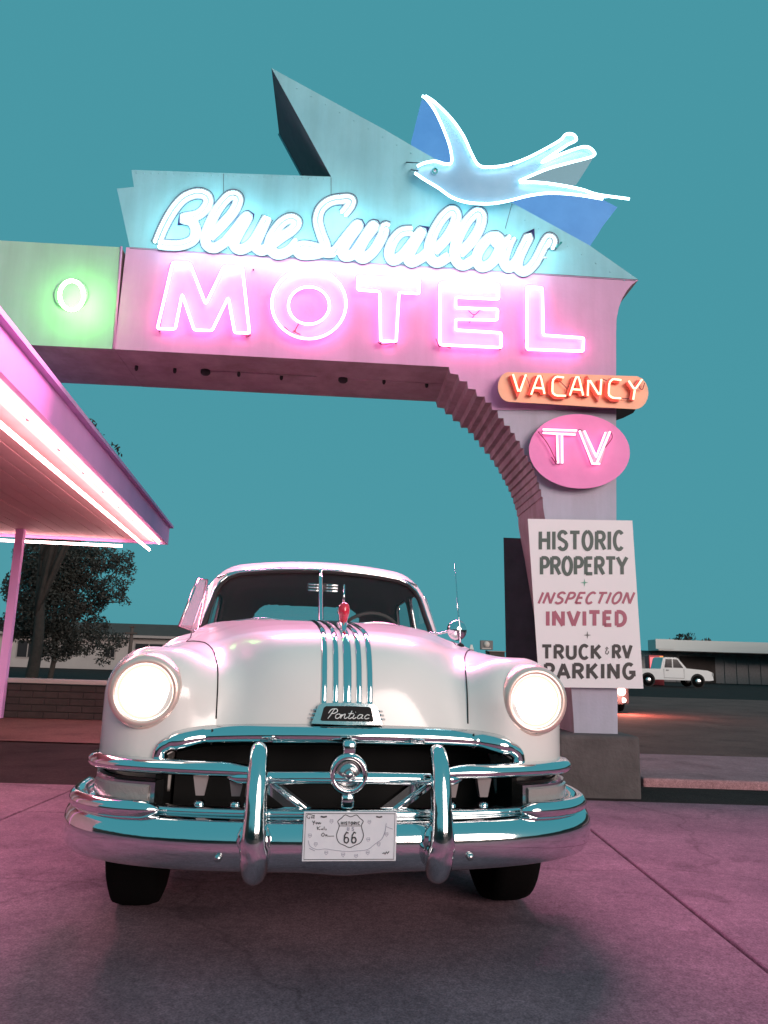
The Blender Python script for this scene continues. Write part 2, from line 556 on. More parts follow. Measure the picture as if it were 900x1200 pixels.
new('windshield_trim', tube(ring2, 0.0095, 8, True), M['chrome'], car, True, True)
new('windshield_divider', tube([(0, cab_front(0, w_) - 0.01, w_) for w_ in np.linspace(1.10, 1.56, 10)], 0.015, 8), M['chrome'], car, True, True)
for sgn in (-1, 1):
    for q in (SW1, SW2):
        rr = [(cab_side(sgn, v, w_) + sgn * 0.002, v, w_) for v, w_ in quad_outline(q, 0.08)]
        new('window_trim', tube(rr, 0.012, 6, True), M['chrome'], car, True, True)
# drip rail along the roof edge
rail = []
for k in range(25):
    t = -1 + 2 * k / 24
    u = 0.655 * t
    ww = 1.578 - 0.075 * abs(t) ** 3
    rail.append((u, cab_front(u, ww) - 0.004, ww))
new('roof_drip_rail', tube(rail, 0.010, 6), M['chrome'], roof_o, True, True)
# open vent window on the passenger side
vq = [(-0.735, 2.06, 1.14), (-0.835, 1.98, 1.165), (-0.765, 2.18, 1.47), (-0.715, 2.24, 1.475)]
vent = new('vent_window', slab([np.array(p) for p in vq], [np.array(p) + (0, 0.006, 0) for p in vq]), milky(mat('vent_glass_pink_reflection', (0.80, 0.42, 0.55), 0.1, coat=1.0), 0.35), car, False, True)  # pink neon reflection put into the glass colour
new('vent_frame', tube([np.array(p) for p in vq], 0.009, 6, True), mat('vent_chrome_pink_reflection', (0.85, 0.62, 0.68), 0.15, metal=1.0), vent, True, True)  # frame chrome tinted with the same reflected pink
# wipers
for sgn in (-1, 1):
    p = [(sgn * 0.22, 1.80, 1.215), (sgn * 0.36, 1.83, 1.222), (sgn * 0.58, 1.92, 1.195)]
    new('wiper', tube(catmull(p, 5), 0.006, 6), M['chrome_dull'], car, True, True)

# interior
fs = bevel_box(0, 2.95, 0.98, 1.36, 0.20, 0.42, 0.07, 3)
new('front_seat', fs, M['interior'], car, True, True)
new('rear_seat', bevel_box(0, 3.85, 1.00, 1.30, 0.22, 0.40, 0.07, 3), M['interior'], car, True, True)
new('dashboard', bevel_box(0, 2.14, 1.02, 1.36, 0.22, 0.14, 0.04, 3), M['interior'], car, True, True)
sw = []
for k in range(28):
    a = 2 * math.pi * k / 28
    sw.append((0.36 + 0.21 * math.cos(a), 2.42 - 0.09 * math.sin(a), 1.14 + 0.17 * math.sin(a)))
new('steering_wheel', join(tube(sw, 0.012, 8, True), tube([(0.15, 2.42, 1.14), (0.57, 2.42, 1.14)], 0.008, 6)), M['interior'], car, True, True)
mir = new('rear_view_mirror', bevel_box(0.02, 2.24, 1.455, 0.20, 0.02, 0.055, 0.009, 2), M['interior'], car, True, True)
for sgn in (-1, 1):
    for k in range(3):
        new('mirror_reflection', bevel_box(0.022 + sgn * 0.056, 2.226, 1.436 + 0.019 * k, 0.082, 0.006, 0.012, 0.003, 1), mat('mirror_glint', (0.9, 0.92, 0.9), 0.08, metal=1.0), mir, True, True)  # bright strips modelled in place of lights reflected in the mirror

# ---- chrome front end
def half(path):                       # mirror a right-hand plan path to a full one, left to right
    r = catmull(path, 6)
    l = r[::-1].copy(); l[:, 0] *= -1
    return np.concatenate([l[:-1], r])
# bumper face bar
bp = half([(0, 0, 0.405), (0.25, 0.008, 0.405), (0.48, 0.030, 0.406), (0.68, 0.085, 0.408), (0.82, 0.165, 0.410), (0.91, 0.265, 0.412), (0.947, 0.40, 0.412), (0.955, 0.58, 0.412), (0.955, 0.80, 0.412)])
def bump_prof(t):
    c = abs(t - 0.5) * 2
    dip = 0.010 * math.exp(-(c / 0.05) ** 2)
    lo = -0.096 - dip
    return [(-0.045, 0.066), (-0.015, 0.072), (0.012, 0.069), (0.030, 0.058), (0.044, 0.040), (0.052, 0.018), (0.054, -0.005), (0.052, -0.034), (0.045, -0.060), (0.028, lo + 0.010), (0.0, lo), (-0.02, lo + 0.006), (-0.012, -0.03), (-0.006, 0.02)]
bump = new('front_bumper', sweep_plan(bp, bump_prof), M['chrome'], car, True, True, sharp=60)
for s in (-1, 1):
    new('bolt_head', lathe([(0.0001, -0.012), (0.008, -0.011), (0.012, -0.006), (0.013, 0.0)], (s * 0.415, -0.034, 0.365), (0, 1, 0), 14), M['chrome_dull'], bump, True, True)
# lower horizontal grille bar
lb = half([(0, 0.045, 0.488), (0.30, 0.055, 0.488), (0.50, 0.085, 0.487), (0.66, 0.13, 0.486)])
ell = lambda a, b, n=14: [(a * math.cos(2 * math.pi * k / n), b * math.sin(2 * math.pi * k / n)) for k in range(n)]
new('lower_grille_bar', sweep_plan(lb, ell(0.030, 0.017)), M['chrome'], car, True, True)
# bullet-ended wrap-around bars
for s in (-1, 1):
    pp = catmull([(0.625, 0.055, 0.494), (0.68, 0.068, 0.494), (0.77, 0.105, 0.492), (0.86, 0.175, 0.490), (0.93, 0.28, 0.488), (0.962, 0.42, 0.488), (0.968, 0.60, 0.488)], 6)
    n = len(pp)
    rr = np.array([0.030 * min(1.0, math.sqrt(max(0.02, i / n) / 0.16)) for i in range(n)])
    pp[:, 0] *= s
    new('bumper_wing', tube(pp, rr, 12), M['chrome'], car, True, True)
# upper grille bar: broad wings with a slanted inner step, and a slimmer centre piece
ub = catmull([(0.325, 0.055, 0.620), (0.50, 0.085, 0.620), (0.68, 0.145, 0.619), (0.80, 0.22, 0.617), (0.875, 0.33, 0.615), (0.90, 0.47, 0.614)], 7)
for s in (-1, 1):
    p = ub.copy(); p[:, 0] *= s
    if s < 0: p = p[::-1]
    def wing(t, s=s):
        tt = t if s > 0 else 1 - t
        k = min(1.0, 0.55 + tt / 0.10 * 0.45)
        e_ = 1.0 if tt < 0.94 else max(0.5, 1 - (tt - 0.94) * 7)
        return [(a * e_, b * e_ + (0.004 if b > 0 else 0)) for a, b in [(-0.03, 0.020 * k), (0.0, 0.027 * k), (0.026, 0.022 * k), (0.043, 0.008), (0.045, -0.004), (0.036, -0.014), (0.018, -0.020), (-0.03, -0.020)]]
    new('upper_grille_bar', sweep_plan(p, wing), M['chrome'], car, True, True, sharp=70)
cbp = half([(0, 0.012, 0.607), (0.10, 0.014, 0.607), (0.25, 0.022, 0.604), (0.345, 0.034, 0.602), (0.405, 0.048, 0.601)])
def cbprof(t):
    c = abs(t - 0.5) * 2
    k = min(1.0, max(0.12, (1 - c) / 0.16)) ** 0.5
    return ell(0.024 * k, 0.021 * k)
new('centre_grille_bar', sweep_plan(cbp, cbprof), M['chrome'], car, True, True)
new('grille_rod', tube([(-0.30, -0.012, 0.600), (0.33, -0.012, 0.600)], 0.0045, 8), M['chrome'], car, True, True)
# round emblem
em = new('grille_emblem', lathe([(0.066, 0.035), (0.068, 0.0), (0.062, -0.016), (0.052, -0.018), (0.046, -0.004), (0.044, 0.02)], (0, 0.0, 0.622), (0, 1, 0), 36), M['chrome'], car, True, True)
new('emblem_dome', lathe([(0.0001, -0.030), (0.010, -0.028), (0.016, -0.020), (0.018, -0.012), (0.030, -0.008), (0.040, 0.0), (0.045, 0.012)], (0, 0.0, 0.622), (0, 1, 0), 30), M['chrome_dull'], em, True, True)
for dz in (0.083, -0.088):
    new('emblem_clip', bevel_box(0, 0.02, 0.622 + dz, 0.046, 0.05, 0.052, 0.012, 2), M['chrome'], em, True, True)
# diagonal braces in the mouth
for s in (-1, 1):
    a, b = np.array((s * 0.285, 0.075, 0.590)), np.array((s * 0.115, 0.055, 0.470))
    dd = (b - a) / np.linalg.norm(b - a); nn = np.cross(dd, (0, 1, 0))
    f_ = [a + nn * 0.026, a - nn * 0.026, b - nn * 0.026, b + nn * 0.026]
    new('diagonal_brace', slab([q + (0, -0.012, 0) for q in f_], [q + (0, 0.03, 0) + 0.3 * (q - (a + b) / 2) * 0 for q in f_]), M['chrome'], car, False, True)
    c_ = [a + nn * 0.008, b + nn * 0.008]
    new('brace_ridge', tube([q + (0, -0.014, 0) for q in c_], 0.009, 8), M['chrome'], car, True, True)
# short vertical teeth under the upper bar
for s in (-1, 1):
    for u in (0.375, 0.495):
        vv_ = 0.055 + 0.10 * max(0, (u - 0.3))
        top = [(u - 0.026, vv_, 0.602), (u + 0.026, vv_, 0.602), (u + 0.026, vv_ + 0.04, 0.602), (u - 0.026, vv_ + 0.04, 0.602)]
        bot = [(u - 0.014, vv_ + 0.006, 0.536), (u + 0.014, vv_ + 0.006, 0.536), (u + 0.014, vv_ + 0.035, 0.536), (u - 0.014, vv_ + 0.035, 0.536)]
        new('grille_tooth', slab([np.array(p) * (s, 1, 1) for p in top], [np.array(p) * (s, 1, 1) for p in bot]), mat('tooth_enamel', (0.30, 0.26, 0.26), 0.4), car, False, True)
        new('tooth_foot', lathe([(0.020, -0.012), (0.020, 0.004), (0.012, 0.012), (0.0001, 0.014)], (s * u, vv_ + 0.02, 0.508), (0, 0, 1), 14), M['chrome'], car, True, True)
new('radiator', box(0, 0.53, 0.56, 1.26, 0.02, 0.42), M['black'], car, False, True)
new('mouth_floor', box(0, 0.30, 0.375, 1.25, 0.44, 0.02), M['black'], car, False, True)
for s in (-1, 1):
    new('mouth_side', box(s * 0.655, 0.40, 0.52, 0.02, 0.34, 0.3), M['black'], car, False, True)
    # parking lamps between the bars
    fr_ = catmull([(0.645, 0.125, 0.535), (0.74, 0.165, 0.535), (0.82, 0.225, 0.535), (0.875, 0.33, 0.535), (0.885, 0.42, 0.535)], 5)
    fr_[:, 0] *= s
    if s < 0: fr_ = fr_[::-1]
    pl = new('parking_lamp', sweep_plan(fr_, [(0.002, 0.040), (0.012, 0.036), (0.012, -0.036), (0.002, -0.040), (-0.05, -0.040), (-0.05, 0.040)]), M['chrome_dull'], car, False, True)
    ln = fr_[1:15] if s > 0 else fr_[-15:-1]
    new('lamp_lens', sweep_plan(ln, [(0.013, 0.028), (0.021, 0.022), (0.021, -0.022), (0.013, -0.028)]), M['lamp_glass'], pl, True, True, sharp=40)
    # valance behind the bars
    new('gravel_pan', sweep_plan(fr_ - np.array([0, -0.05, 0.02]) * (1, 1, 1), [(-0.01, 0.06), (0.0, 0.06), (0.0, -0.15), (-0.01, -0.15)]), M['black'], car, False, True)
# arched header moulding over the mouth
hp = []
for t in np.linspace(-1, 1, 61):
    th = t * math.pi / 2
    u = 0.652 * math.copysign(abs(math.sin(th)) ** 0.92, math.sin(th))
    ww = 0.628 + 0.108 * max(0.0, math.cos(th)) ** 0.42
    vv_ = 0.128 + 0.13 * (abs(u) / 0.7) ** 2.2 + 0.10 * max(-0.2, ww - 0.74)
    vv_ = min(vv_, front_v(u * 1.05, ww + 0.03, 0.2) + 0.006)
    hp.append((u, vv_, ww))
hp = np.array(hp)
V_, F_ = [], []
prof = [(-0.030, 0.0), (-0.027, 0.016), (-0.012, 0.030), (0.006, 0.032), (0.020, 0.022), (0.025, 0.008), (0.029, 0.0), (0.0, -0.03)]
n = len(hp)
for i in range(n):
    t = hp[min(i + 1, n - 1)] - hp[max(i - 1, 0)]
    t /= np.linalg.norm(t)
    out = np.array([0, -1.0, 0]); out -= t * (out @ t); out /= np.linalg.norm(out)
    nn = np.cross(out, t)
    if nn[2] < 0 and abs(hp[i][0]) < 0.55: nn = -nn
    if abs(hp[i][0]) >= 0.55 and nn @ np.array([hp[i][0], 0, 0.6]) < 0: nn = -nn
    sc = 1.28 if abs(hp[i][0]) < 0.6 else 1.0
    for a, b in prof: V_.append(hp[i] + nn * a * sc + out * b * sc)
m_ = len(prof)
for i in range(n - 1):
    for k in range(m_):
        l = (k + 1) % m_
        F_.append((i * m_ + k, i * m_ + l, (i + 1) * m_ + l, (i + 1) * m_ + k))
F_ += [tuple(range(m_)), tuple((n - 1) * m_ + k for k in range(m_))]
hm = new('grille_header', (np.array(V_), F_), M['chrome'], car, True, True, sharp=75)
for s in (-1, 1):
    i = int(np.argmin(abs(hp[:, 0] - s * 0.466)))
    new('header_joint', tube([hp[i] + (0, -0.034, 0.026), hp[i] + (0, -0.0345, -0.026)], 0.003, 5), M['seam'], hm, True, True)
# bumper guards
for s in (-1, 1):
    path = catmull([(0, 0.035, 0.672), (0, 0.005, 0.695), (0, -0.030, 0.685), (0, -0.058, 0.63), (0, -0.078, 0.55), (0, -0.088, 0.46), (0, -0.086, 0.395), (0, -0.072, 0.345), (0, -0.048, 0.322), (0, -0.01, 0.328)], 5)
    path[:, 0] = s * (0.305 - 0.006 * (path[:, 2] < 0.4))
    zz = np.linspace(0, 1, len(path))
    rad = np.interp(zz, [0, 0.1, 0.3, 0.5, 0.62, 0.72, 0.85, 1.0], [0.020, 0.026, 0.033, 0.037, 0.045, 0.047, 0.040, 0.020])
    new('bumper_guard', tube(path, rad, 16), M['chrome'], car, True, True)
    new('guard_collar', lathe([(0.050, -0.016), (0.056, 0.0), (0.050, 0.016), (0.030, 0.018)], (s * 0.305, -0.048, 0.425), (0, 1, 0), 20), M['chrome'], car, True, True)

# headlights
for s in (-1, 1):
    c = np.array((s * 0.718, 0.165, 0.870))
    ax = np.array((s * -0.02, 1.0, 0.02))
    hl = new('headlight', lathe([(0.134, 0.12), (0.134, 0.03), (0.128, 0.004), (0.117, -0.012), (0.104, -0.016), (0.096, -0.008), (0.092, 0.012)], c, ax, 48), M['bezel'], car, True, True)
    new('headlight_lens', lathe([(0.0001, -0.022), (0.03, -0.0205), (0.06, -0.014), (0.078, -0.007), (0.086, -0.001)], c, ax, 48), M['headlamp'], hl, True, True)
    new('lens_rim', lathe([(0.086, -0.0012), (0.093, 0.004), (0.098, 0.012), (0.080, 0.012)], c, ax, 48), M['lamp_rim'], hl, True, True)
    new('bezel_screw', lathe([(0.0001, -0.006), (0.006, -0.005), (0.007, 0.004)], c + (0, -0.004, -0.113), (0, 1, 0), 10), M['chrome_dull'], hl, True, True)

# hood streaks
for k, (u, hw) in enumerate([(-0.085, 0.011), (-0.043, 0.011), (0.0, 0.016), (0.043, 0.011), (0.083, 0.011)]):
    pts = []
    for w_ in np.linspace(0.84, 1.03, 14): pts.append((u, front_v(u, w_), w_))
    for v_ in np.linspace(pts[-1][1] + 0.03, 1.78, 34): pts.append((u, v_, top_w(u, v_)))
    P = np.array(pts)
    V_, F_ = [], []
    for i in range(len(P)):
        t = P[min(i + 1, len(P) - 1)] - P[max(i - 1, 0)]
        t /= np.linalg.norm(t)
        nn = np.array([0, -t[2], t[1]])
        for a, b in [(-1, -0.004), (-1, 0.002), (-0.6, 0.006), (0, 0.008), (0.6, 0.006), (1, 0.002), (1, -0.004)]:
            V_.append(P[i] + np.array([a * hw, 0, 0]) + nn * b)
    for i in range(len(P) - 1):
        for q in range(6): F_.append((i * 7 + q, i * 7 + q + 1, (i + 1) * 7 + q + 1, (i + 1) * 7 + q))
    F_ += [tuple(range(7)), tuple((len(P) - 1) * 7 + q for q in range(7))]
    new('hood_streak', (np.array(V_), F_), M['chrome'], hood, True, True)
# name badge on the nose
vb = front_v(0, 0.81) - 0.004
tilt = lambda p: (p[0], vb + p[1] + 0.10 * (p[2] - 0.81), p[2])
def badge_poly(k, dy, top=0.848, bot=0.775):
    zc = (top + bot) / 2
    pts = [(-0.118, bot), (-0.098, top - 0.012), (-0.086, top - 0.002), (0, top + 0.002), (0.086, top - 0.002), (0.098, top - 0.012), (0.118, bot), (0, bot - 0.003)]
    return [np.array(tilt((x * k[0], dy, zc + (z - zc) * k[1]))) for x, z in pts]
badge = new('name_badge', slab(badge_poly((1.08, 1.0), -0.016), badge_poly((1.12, 1.04), 0.035)), M['chrome'], hood, False, True)
pts = [(-0.096, 0.788), (-0.086, 0.830), (-0.078, 0.836), (0, 0.838), (0.078, 0.836), (0.086, 0.830), (0.096, 0.788), (0.090, 0.785), (-0.090, 0.785)]
new('badge_field', slab([np.array(tilt((x, -0.0195, z))) for x, z in pts], [np.array(tilt((x, -0.010, z))) for x, z in pts]), M['enamel_black'], badge, False, True)
for s in (-1, 1):
    for k in range(3):
        z = 0.795 + 0.014 * k
        new('badge_rib', tube([tilt((s * (0.106 - 0.005 * k), -0.008, z)), tilt((s * (0.140 - 0.005 * k), 0.008, z - 0.003))], 0.004, 6), M['chrome'], badge, True, True)
script = [[(0.02, 0.55), (0.10, 0.95), (0.30, 1.0), (0.36, 0.75), (0.25, 0.55), (0.12, 0.55)], [(0.22, 1.0), (0.14, 0.45), (0.06, 0.0)],
          [(0.44, 0.50), (0.36, 0.40), (0.36, 0.12), (0.46, 0.05), (0.54, 0.25), (0.50, 0.48), (0.44, 0.50)], [(0.54, 0.35), (0.60, 0.45)],
          [(0.60, 0.48), (0.57, 0.05), (0.62, 0.35), (0.72, 0.50), (0.72, 0.15), (0.78, 0.06), (0.86, 0.2)],
          [(0.96, 0.85), (0.90, 0.15), (0.97, 0.06), (1.05, 0.2)], [(0.84, 0.55), (1.06, 0.58)],
          [(1.10, 0.48), (1.08, 0.12), (1.14, 0.06), (1.22, 0.2)], [(1.115, 0.70), (1.125, 0.74)],
          [(1.44, 0.46), (1.32, 0.46), (1.26, 0.22), (1.32, 0.06), (1.42, 0.2), (1.46, 0.46), (1.44, 0.12), (1.52, 0.10)],
          [(1.74, 0.42), (1.64, 0.48), (1.56, 0.25), (1.62, 0.06), (1.76, 0.14)]]
gs = []
for st in script:
    q = [np.array(tilt((-0.076 + 0.087 * x + 0.010 * y, -0.0215, 0.793 + 0.034 * y))) for x, y in st]
    gs.append(tube(catmull(q, 4), 0.0019, 5))
new('badge_script', join(*gs), M['enamel_white'], badge, True, True)

# hood ornament: ruby face on a chrome mount with a slim upright fin
ov = 0.46
oz = top_w(0, ov)
orn = new('hood_ornament', join(tube(catmull([(0, ov + 0.10, oz + 0.004), (0, ov + 0.03, oz + 0.030), (0, ov - 0.03, oz + 0.022), (0, ov - 0.085, oz - 0.030)], 5), [0.010, 0.012, 0.014, 0.016, 0.017, 0.018, 0.018, 0.017, 0.017, 0.016, 0.015, 0.014, 0.012, 0.010, 0.008, 0.005], 10),
                             tube(catmull([(0, ov - 0.02, oz + 0.02), (0, ov + 0.02, oz + 0.075), (0, ov + 0.12, oz + 0.100), (0, ov + 0.24, oz + 0.085)], 5), np.linspace(0.020, 0.006, 16), 8)), M['chrome'], hood, True, True)
hd = [(0.0001, 0.052), (0.012, 0.049), (0.020, 0.040), (0.023, 0.026), (0.0225, 0.010), (0.020, -0.004), (0.017, -0.016), (0.014, -0.028), (0.008, -0.036), (0.0001, -0.038)]
hv, hf = lathe(hd, (0, ov - 0.035, oz + 0.058), (0, -0.25, 1), 20)
hv = np.array(hv)
fm = hv[:, 1] < ov - 0.035
nose = np.exp(-((hv[:, 0]) / 0.007) ** 2 - ((hv[:, 2] - (oz + 0.060)) / 0.012) ** 2) * fm
brow = np.exp(-((hv[:, 2] - (oz + 0.072)) / 0.006) ** 2) * fm * 0.5
hv[:, 1] -= 0.011 * nose + 0.006 * brow
new('ornament_face', (hv, hf), M['amber'], orn, True, True)
new('ornament_fin', tube([(0, ov - 0.015, oz + 0.095), (0, ov - 0.005, oz + 0.185)], [0.0055, 0.003], 8), M['chrome'], orn, True, True)

# mirror, marker lamp, aerial on the driver's side
mr = new('side_mirror', lathe([(0.0001, 0.040), (0.03, 0.036), (0.055, 0.022), (0.064, 0.0), (0.060, -0.006), (0.0001, -0.007)], (0.825, 1.88, 1.20), (0.1, -1, 0.0), 28), M['chrome'], car, True, True)
new('mirror_arm', tube(catmull([(0.66, 1.93, 1.180), (0.72, 1.90, 1.176), (0.79, 1.87, 1.198)], 5), 0.007, 8), M['chrome'], mr, True, True)
new('marker_lamp', lathe([(0.0001, 0.020), (0.010, 0.018), (0.017, 0.008), (0.018, -0.006), (0.0001, -0.014)], (0.700, 1.68, 1.112), (0, -1, 0.0), 18), M['enamel_white'], car, True, True)
ab = top_w(0.655, 1.15)
an = new('aerial', tube([(0.668, 1.15, ab), (0.666, 1.15, 1.14), (0.638, 1.17, 1.51)], [0.0050, 0.0042, 0.0026], 8), M['chrome'], car, True, True)
new('aerial_base', lathe([(0.020, 0.0), (0.018, 0.010), (0.008, 0.018), (0.0001, 0.020)], (0.668, 1.15, ab - 0.002), (0, 0, 1), 14), M['black'], an, True, True)

# wheels
for wv in (0.80, 3.85):
    for s in (-1, 1):
        c = (s * 0.765, wv, 0.345)
        wh = new('wheel', lathe([(0.215, -0.085), (0.30, -0.10), (0.335, -0.085), (0.345, -0.05), (0.347, 0.0), (0.345, 0.05), (0.335, 0.085), (0.30, 0.10), (0.215, 0.085)], c, (1, 0, 0), 48), M['rubber'], car, True, True)
        new('whitewall', lathe([(0.218, 0.0), (0.292, 0.0), (0.290, 0.004), (0.220, 0.006)], (c[0] + s * 0.099, wv, 0.345), (s, 0, 0), 48), M['white_rubber'], wh, True, True)
        new('hubcap', lathe([(0.215, 0.0), (0.205, 0.018), (0.15, 0.032), (0.08, 0.048), (0.0001, 0.055)], (c[0] + s * 0.086, wv, 0.345), (s, 0, 0), 36), M['chrome'], wh, True, True)
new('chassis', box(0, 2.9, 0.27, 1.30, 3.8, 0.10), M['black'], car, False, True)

# licence plate
pv = -0.072
plate = new('licence_plate', bevel_box(0.004, pv, 0.4385, 0.306, 0.004, 0.152, 0.0015, 1), M['plate'], car, False, True)
def pp_(x, z, d=0.0): return np.array((0.004 + x, pv - 0.0028 - d, 0.4385 + z))
bord = [(-0.146, -0.070), (0.146, -0.070), (0.146, 0.070), (-0.146, 0.070)]
new('plate_border', tube([pp_(*q) for q in bord], 0.0011, 5, True), M['ink'], plate, False, True)
sh = catmull([(0, 0.060), (0.018, 0.066), (0.030, 0.056), (0.042, 0.046), (0.036, 0.032), (0.044, 0.004), (0.036, -0.018), (0.018, -0.027), (0, -0.034), (-0.018, -0.027), (-0.036, -0.018), (-0.044, 0.004), (-0.036, 0.032), (-0.042, 0.046), (-0.030, 0.056), (-0.018, 0.066)], 3, True)
new('route_shield', join(tube([pp_(*q) for q in sh], 0.0012, 5, True), tube([pp_(-0.036, 0.032), pp_(0.036, 0.032)], 0.0010, 5)), M['ink'], plate, False, True)

# ================================================================== brush lettering
def arc(cx, cy, rx, ry, a0, a1, n=12):
    return [(cx + rx * math.cos(math.radians(a0 + (a1 - a0) * k / n)), cy + ry * math.sin(math.radians(a0 + (a1 - a0) * k / n))) for k in range(n + 1)]
LET = {
    'H': (0.74, [[(0.08, 0), (0.08, 1)], [(0.66, 0), (0.66, 1)], [(0.08, 0.52), (0.66, 0.52)]]),
    'I': (0.20, [[(0.10, 0), (0.10, 1)]]),
    'S': (0.66, [arc(0.33, 0.75, 0.26, 0.25, 20, 180, 8) + [(0.12, 0.62), (0.33, 0.52), (0.54, 0.40)] + arc(0.33, 0.25, 0.27, 0.25, 10, -160, 8)]),
    'T': (0.66, [[(0.0, 0.96), (0.66, 0.96)], [(0.33, 0.92), (0.33, 0)]]),
    'O': (0.74, [arc(0.37, 0.5, 0.30, 0.5, 90, 450, 22)]),
    'R': (0.68, [[(0.08, 0), (0.08, 1)], [(0.08, 0.97), (0.36, 0.97)] + arc(0.36, 0.73, 0.24, 0.24, 80, -90, 8) + [(0.08, 0.49)], [(0.34, 0.48), (0.64, 0)]]),
    'C': (0.68, [arc(0.38, 0.5, 0.31, 0.5, 45, 315, 18)]),
    'P': (0.62, [[(0.08, 0), (0.08, 1)], [(0.08, 0.97), (0.34, 0.97)] + arc(0.34, 0.71, 0.23, 0.26, 80, -90, 8) + [(0.08, 0.45)]]),
    'E': (0.58, [[(0.08, 0), (0.08, 1)], [(0.08, 0.96), (0.54, 0.96)], [(0.08, 0.52), (0.46, 0.52)], [(0.08, 0.04), (0.54, 0.04)]]),
    'Y': (0.72, [[(0.02, 1), (0.36, 0.48)], [(0.70, 1), (0.36, 0.48)], [(0.36, 0.50), (0.36, 0)]]),
    'N': (0.76, [[(0.08, 0), (0.08, 1)], [(0.08, 1), (0.66, 0)], [(0.66, 0), (0.66, 1)]]),
    'V': (0.74, [[(0.03, 1), (0.37, 0)], [(0.71, 1), (0.37, 0)]]),
    'D': (0.70, [[(0.08, 0), (0.08, 1)], [(0.08, 0.97), (0.26, 0.97)] + arc(0.26, 0.5, 0.36, 0.47, 85, -85, 12) + [(0.08, 0.03)]]),
    'U': (0.72, [[(0.08, 1), (0.08, 0.32)] + arc(0.36, 0.30, 0.28, 0.28, 180, 360, 10) + [(0.64, 1)]]),
    'K': (0.70, [[(0.08, 0), (0.08, 1)], [(0.62, 1), (0.10, 0.42)], [(0.24, 0.56), (0.66, 0)]]),
    'A': (0.76, [[(0.02, 0), (0.38, 1)], [(0.74, 0), (0.38, 1)], [(0.16, 0.32), (0.60, 0.32)]]),
    'G': (0.76, [arc(0.38, 0.5, 0.32, 0.5, 50, 345, 18), [(0.40, 0.42), (0.70, 0.42), (0.70, 0.14)]]),
    '&': (0.62, [[(0.52, 0.75), (0.30, 1.0), (0.14, 0.80), (0.34, 0.60), (0.12, 0.40), (0.12, 0.12), (0.34, 0.0), (0.56, 0.20), (0.56, 0.45)]]),
    '6': (0.60, [arc(0.30, 0.26, 0.24, 0.26, 90, 450, 14), [(0.06, 0.26), (0.10, 0.72), (0.30, 1.0), (0.50, 0.90)]]),
    'L': (0.5, [[(0.08, 1), (0.08, 0.03), (0.5, 0.03)]]),
}
def flat_stroke(pts, hw, put, d0, d1):
    """a flat ribbon with square ends; put(x, y, depth) places a 2D point; d0 back, d1 front"""
    P = np.asarray(pts, float)
    n = len(P)
    L, Rr = [], []
    for i in range(n):
        a, b = P[max(i - 1, 0)], P[min(i + 1, n - 1)]
        t = (b - a) / (np.linalg.norm(b - a) + 1e-12)
        k = 1.0
        if 0 < i < n - 1:
            t1 = (P[i] - a) / (np.linalg.norm(P[i] - a) + 1e-12)
            k = 1 / max(0.6, abs(t1 @ t))
        nn = np.array([-t[1], t[0]])
        L.append(P[i] + nn * hw * k); Rr.append(P[i] - nn * hw * k)
    V, F = [], []
    for i in range(n):
        V += [put(*L[i], d1), put(*Rr[i], d1), put(*Rr[i], d0), put(*L[i], d0)]
    for i in range(n - 1):
        a, b = i * 4, i * 4 + 4
        for k in range(4):
            l = (k + 1) % 4
            F.append((a + k, a + l, b + l, b + k))
    F += [(0, 3, 2, 1), ((n - 1) * 4, (n - 1) * 4 + 1, (n - 1) * 4 + 2, (n - 1) * 4 + 3)]
    return np.array(V), F
def text_strokes(txt, x0, x1, y0, y1, slant=0.0, gap=0.16, sag=0.0):
    """strokes of a line of lettering fitted in the box x0..x1, with y0 the baseline and y1 the cap height"""
    tot = sum(LET[c][0] if c != ' ' else 0.4 for c in txt) + gap * (len(txt) - 1)
    sx = (x1 - x0) / tot
    out = []
    x = 0.0
    for c in txt:
        if c == ' ':
            x += 0.4 + gap; continue
        wd, st = LET[c]
        out.append((c, [[(x0 + (x + q[0]) * sx + slant * q[1] * (y1 - y0), y0 + q[1] * (y1 - y0)) for q in s] for s in st]))
        x += wd + gap
    return out
def lettering(txt, box_, hw, put, dep, **kw):
    gs = []
    k = 0
    for c, strokes in text_strokes(txt, *box_, **kw):
        for s in strokes:
            gs.append(flat_stroke(s, hw, put, dep, dep + 0.0016 + 0.0005 * (k % 3)))
            k += 1
    return join(*gs)
pput = lambda x, y, d: pp_(x, y, d - 0.0003)
new('plate_lettering', lettering('HISTORIC', (-0.031, 0.031, 0.036, 0.045), 0.0009, pput, 0, gap=0.3), M['ink'], plate, False, True)
new('plate_lettering', lettering('US', (-0.010, 0.012, 0.018, 0.028), 0.0009, pput, 0, gap=0.9), M['ink_soft'], plate, False, True)
new('plate_numerals', lettering('66', (-0.020, 0.022, -0.020, 0.013), 0.0019, pput, 0, gap=0.25), M['ink'], plate, False, True)
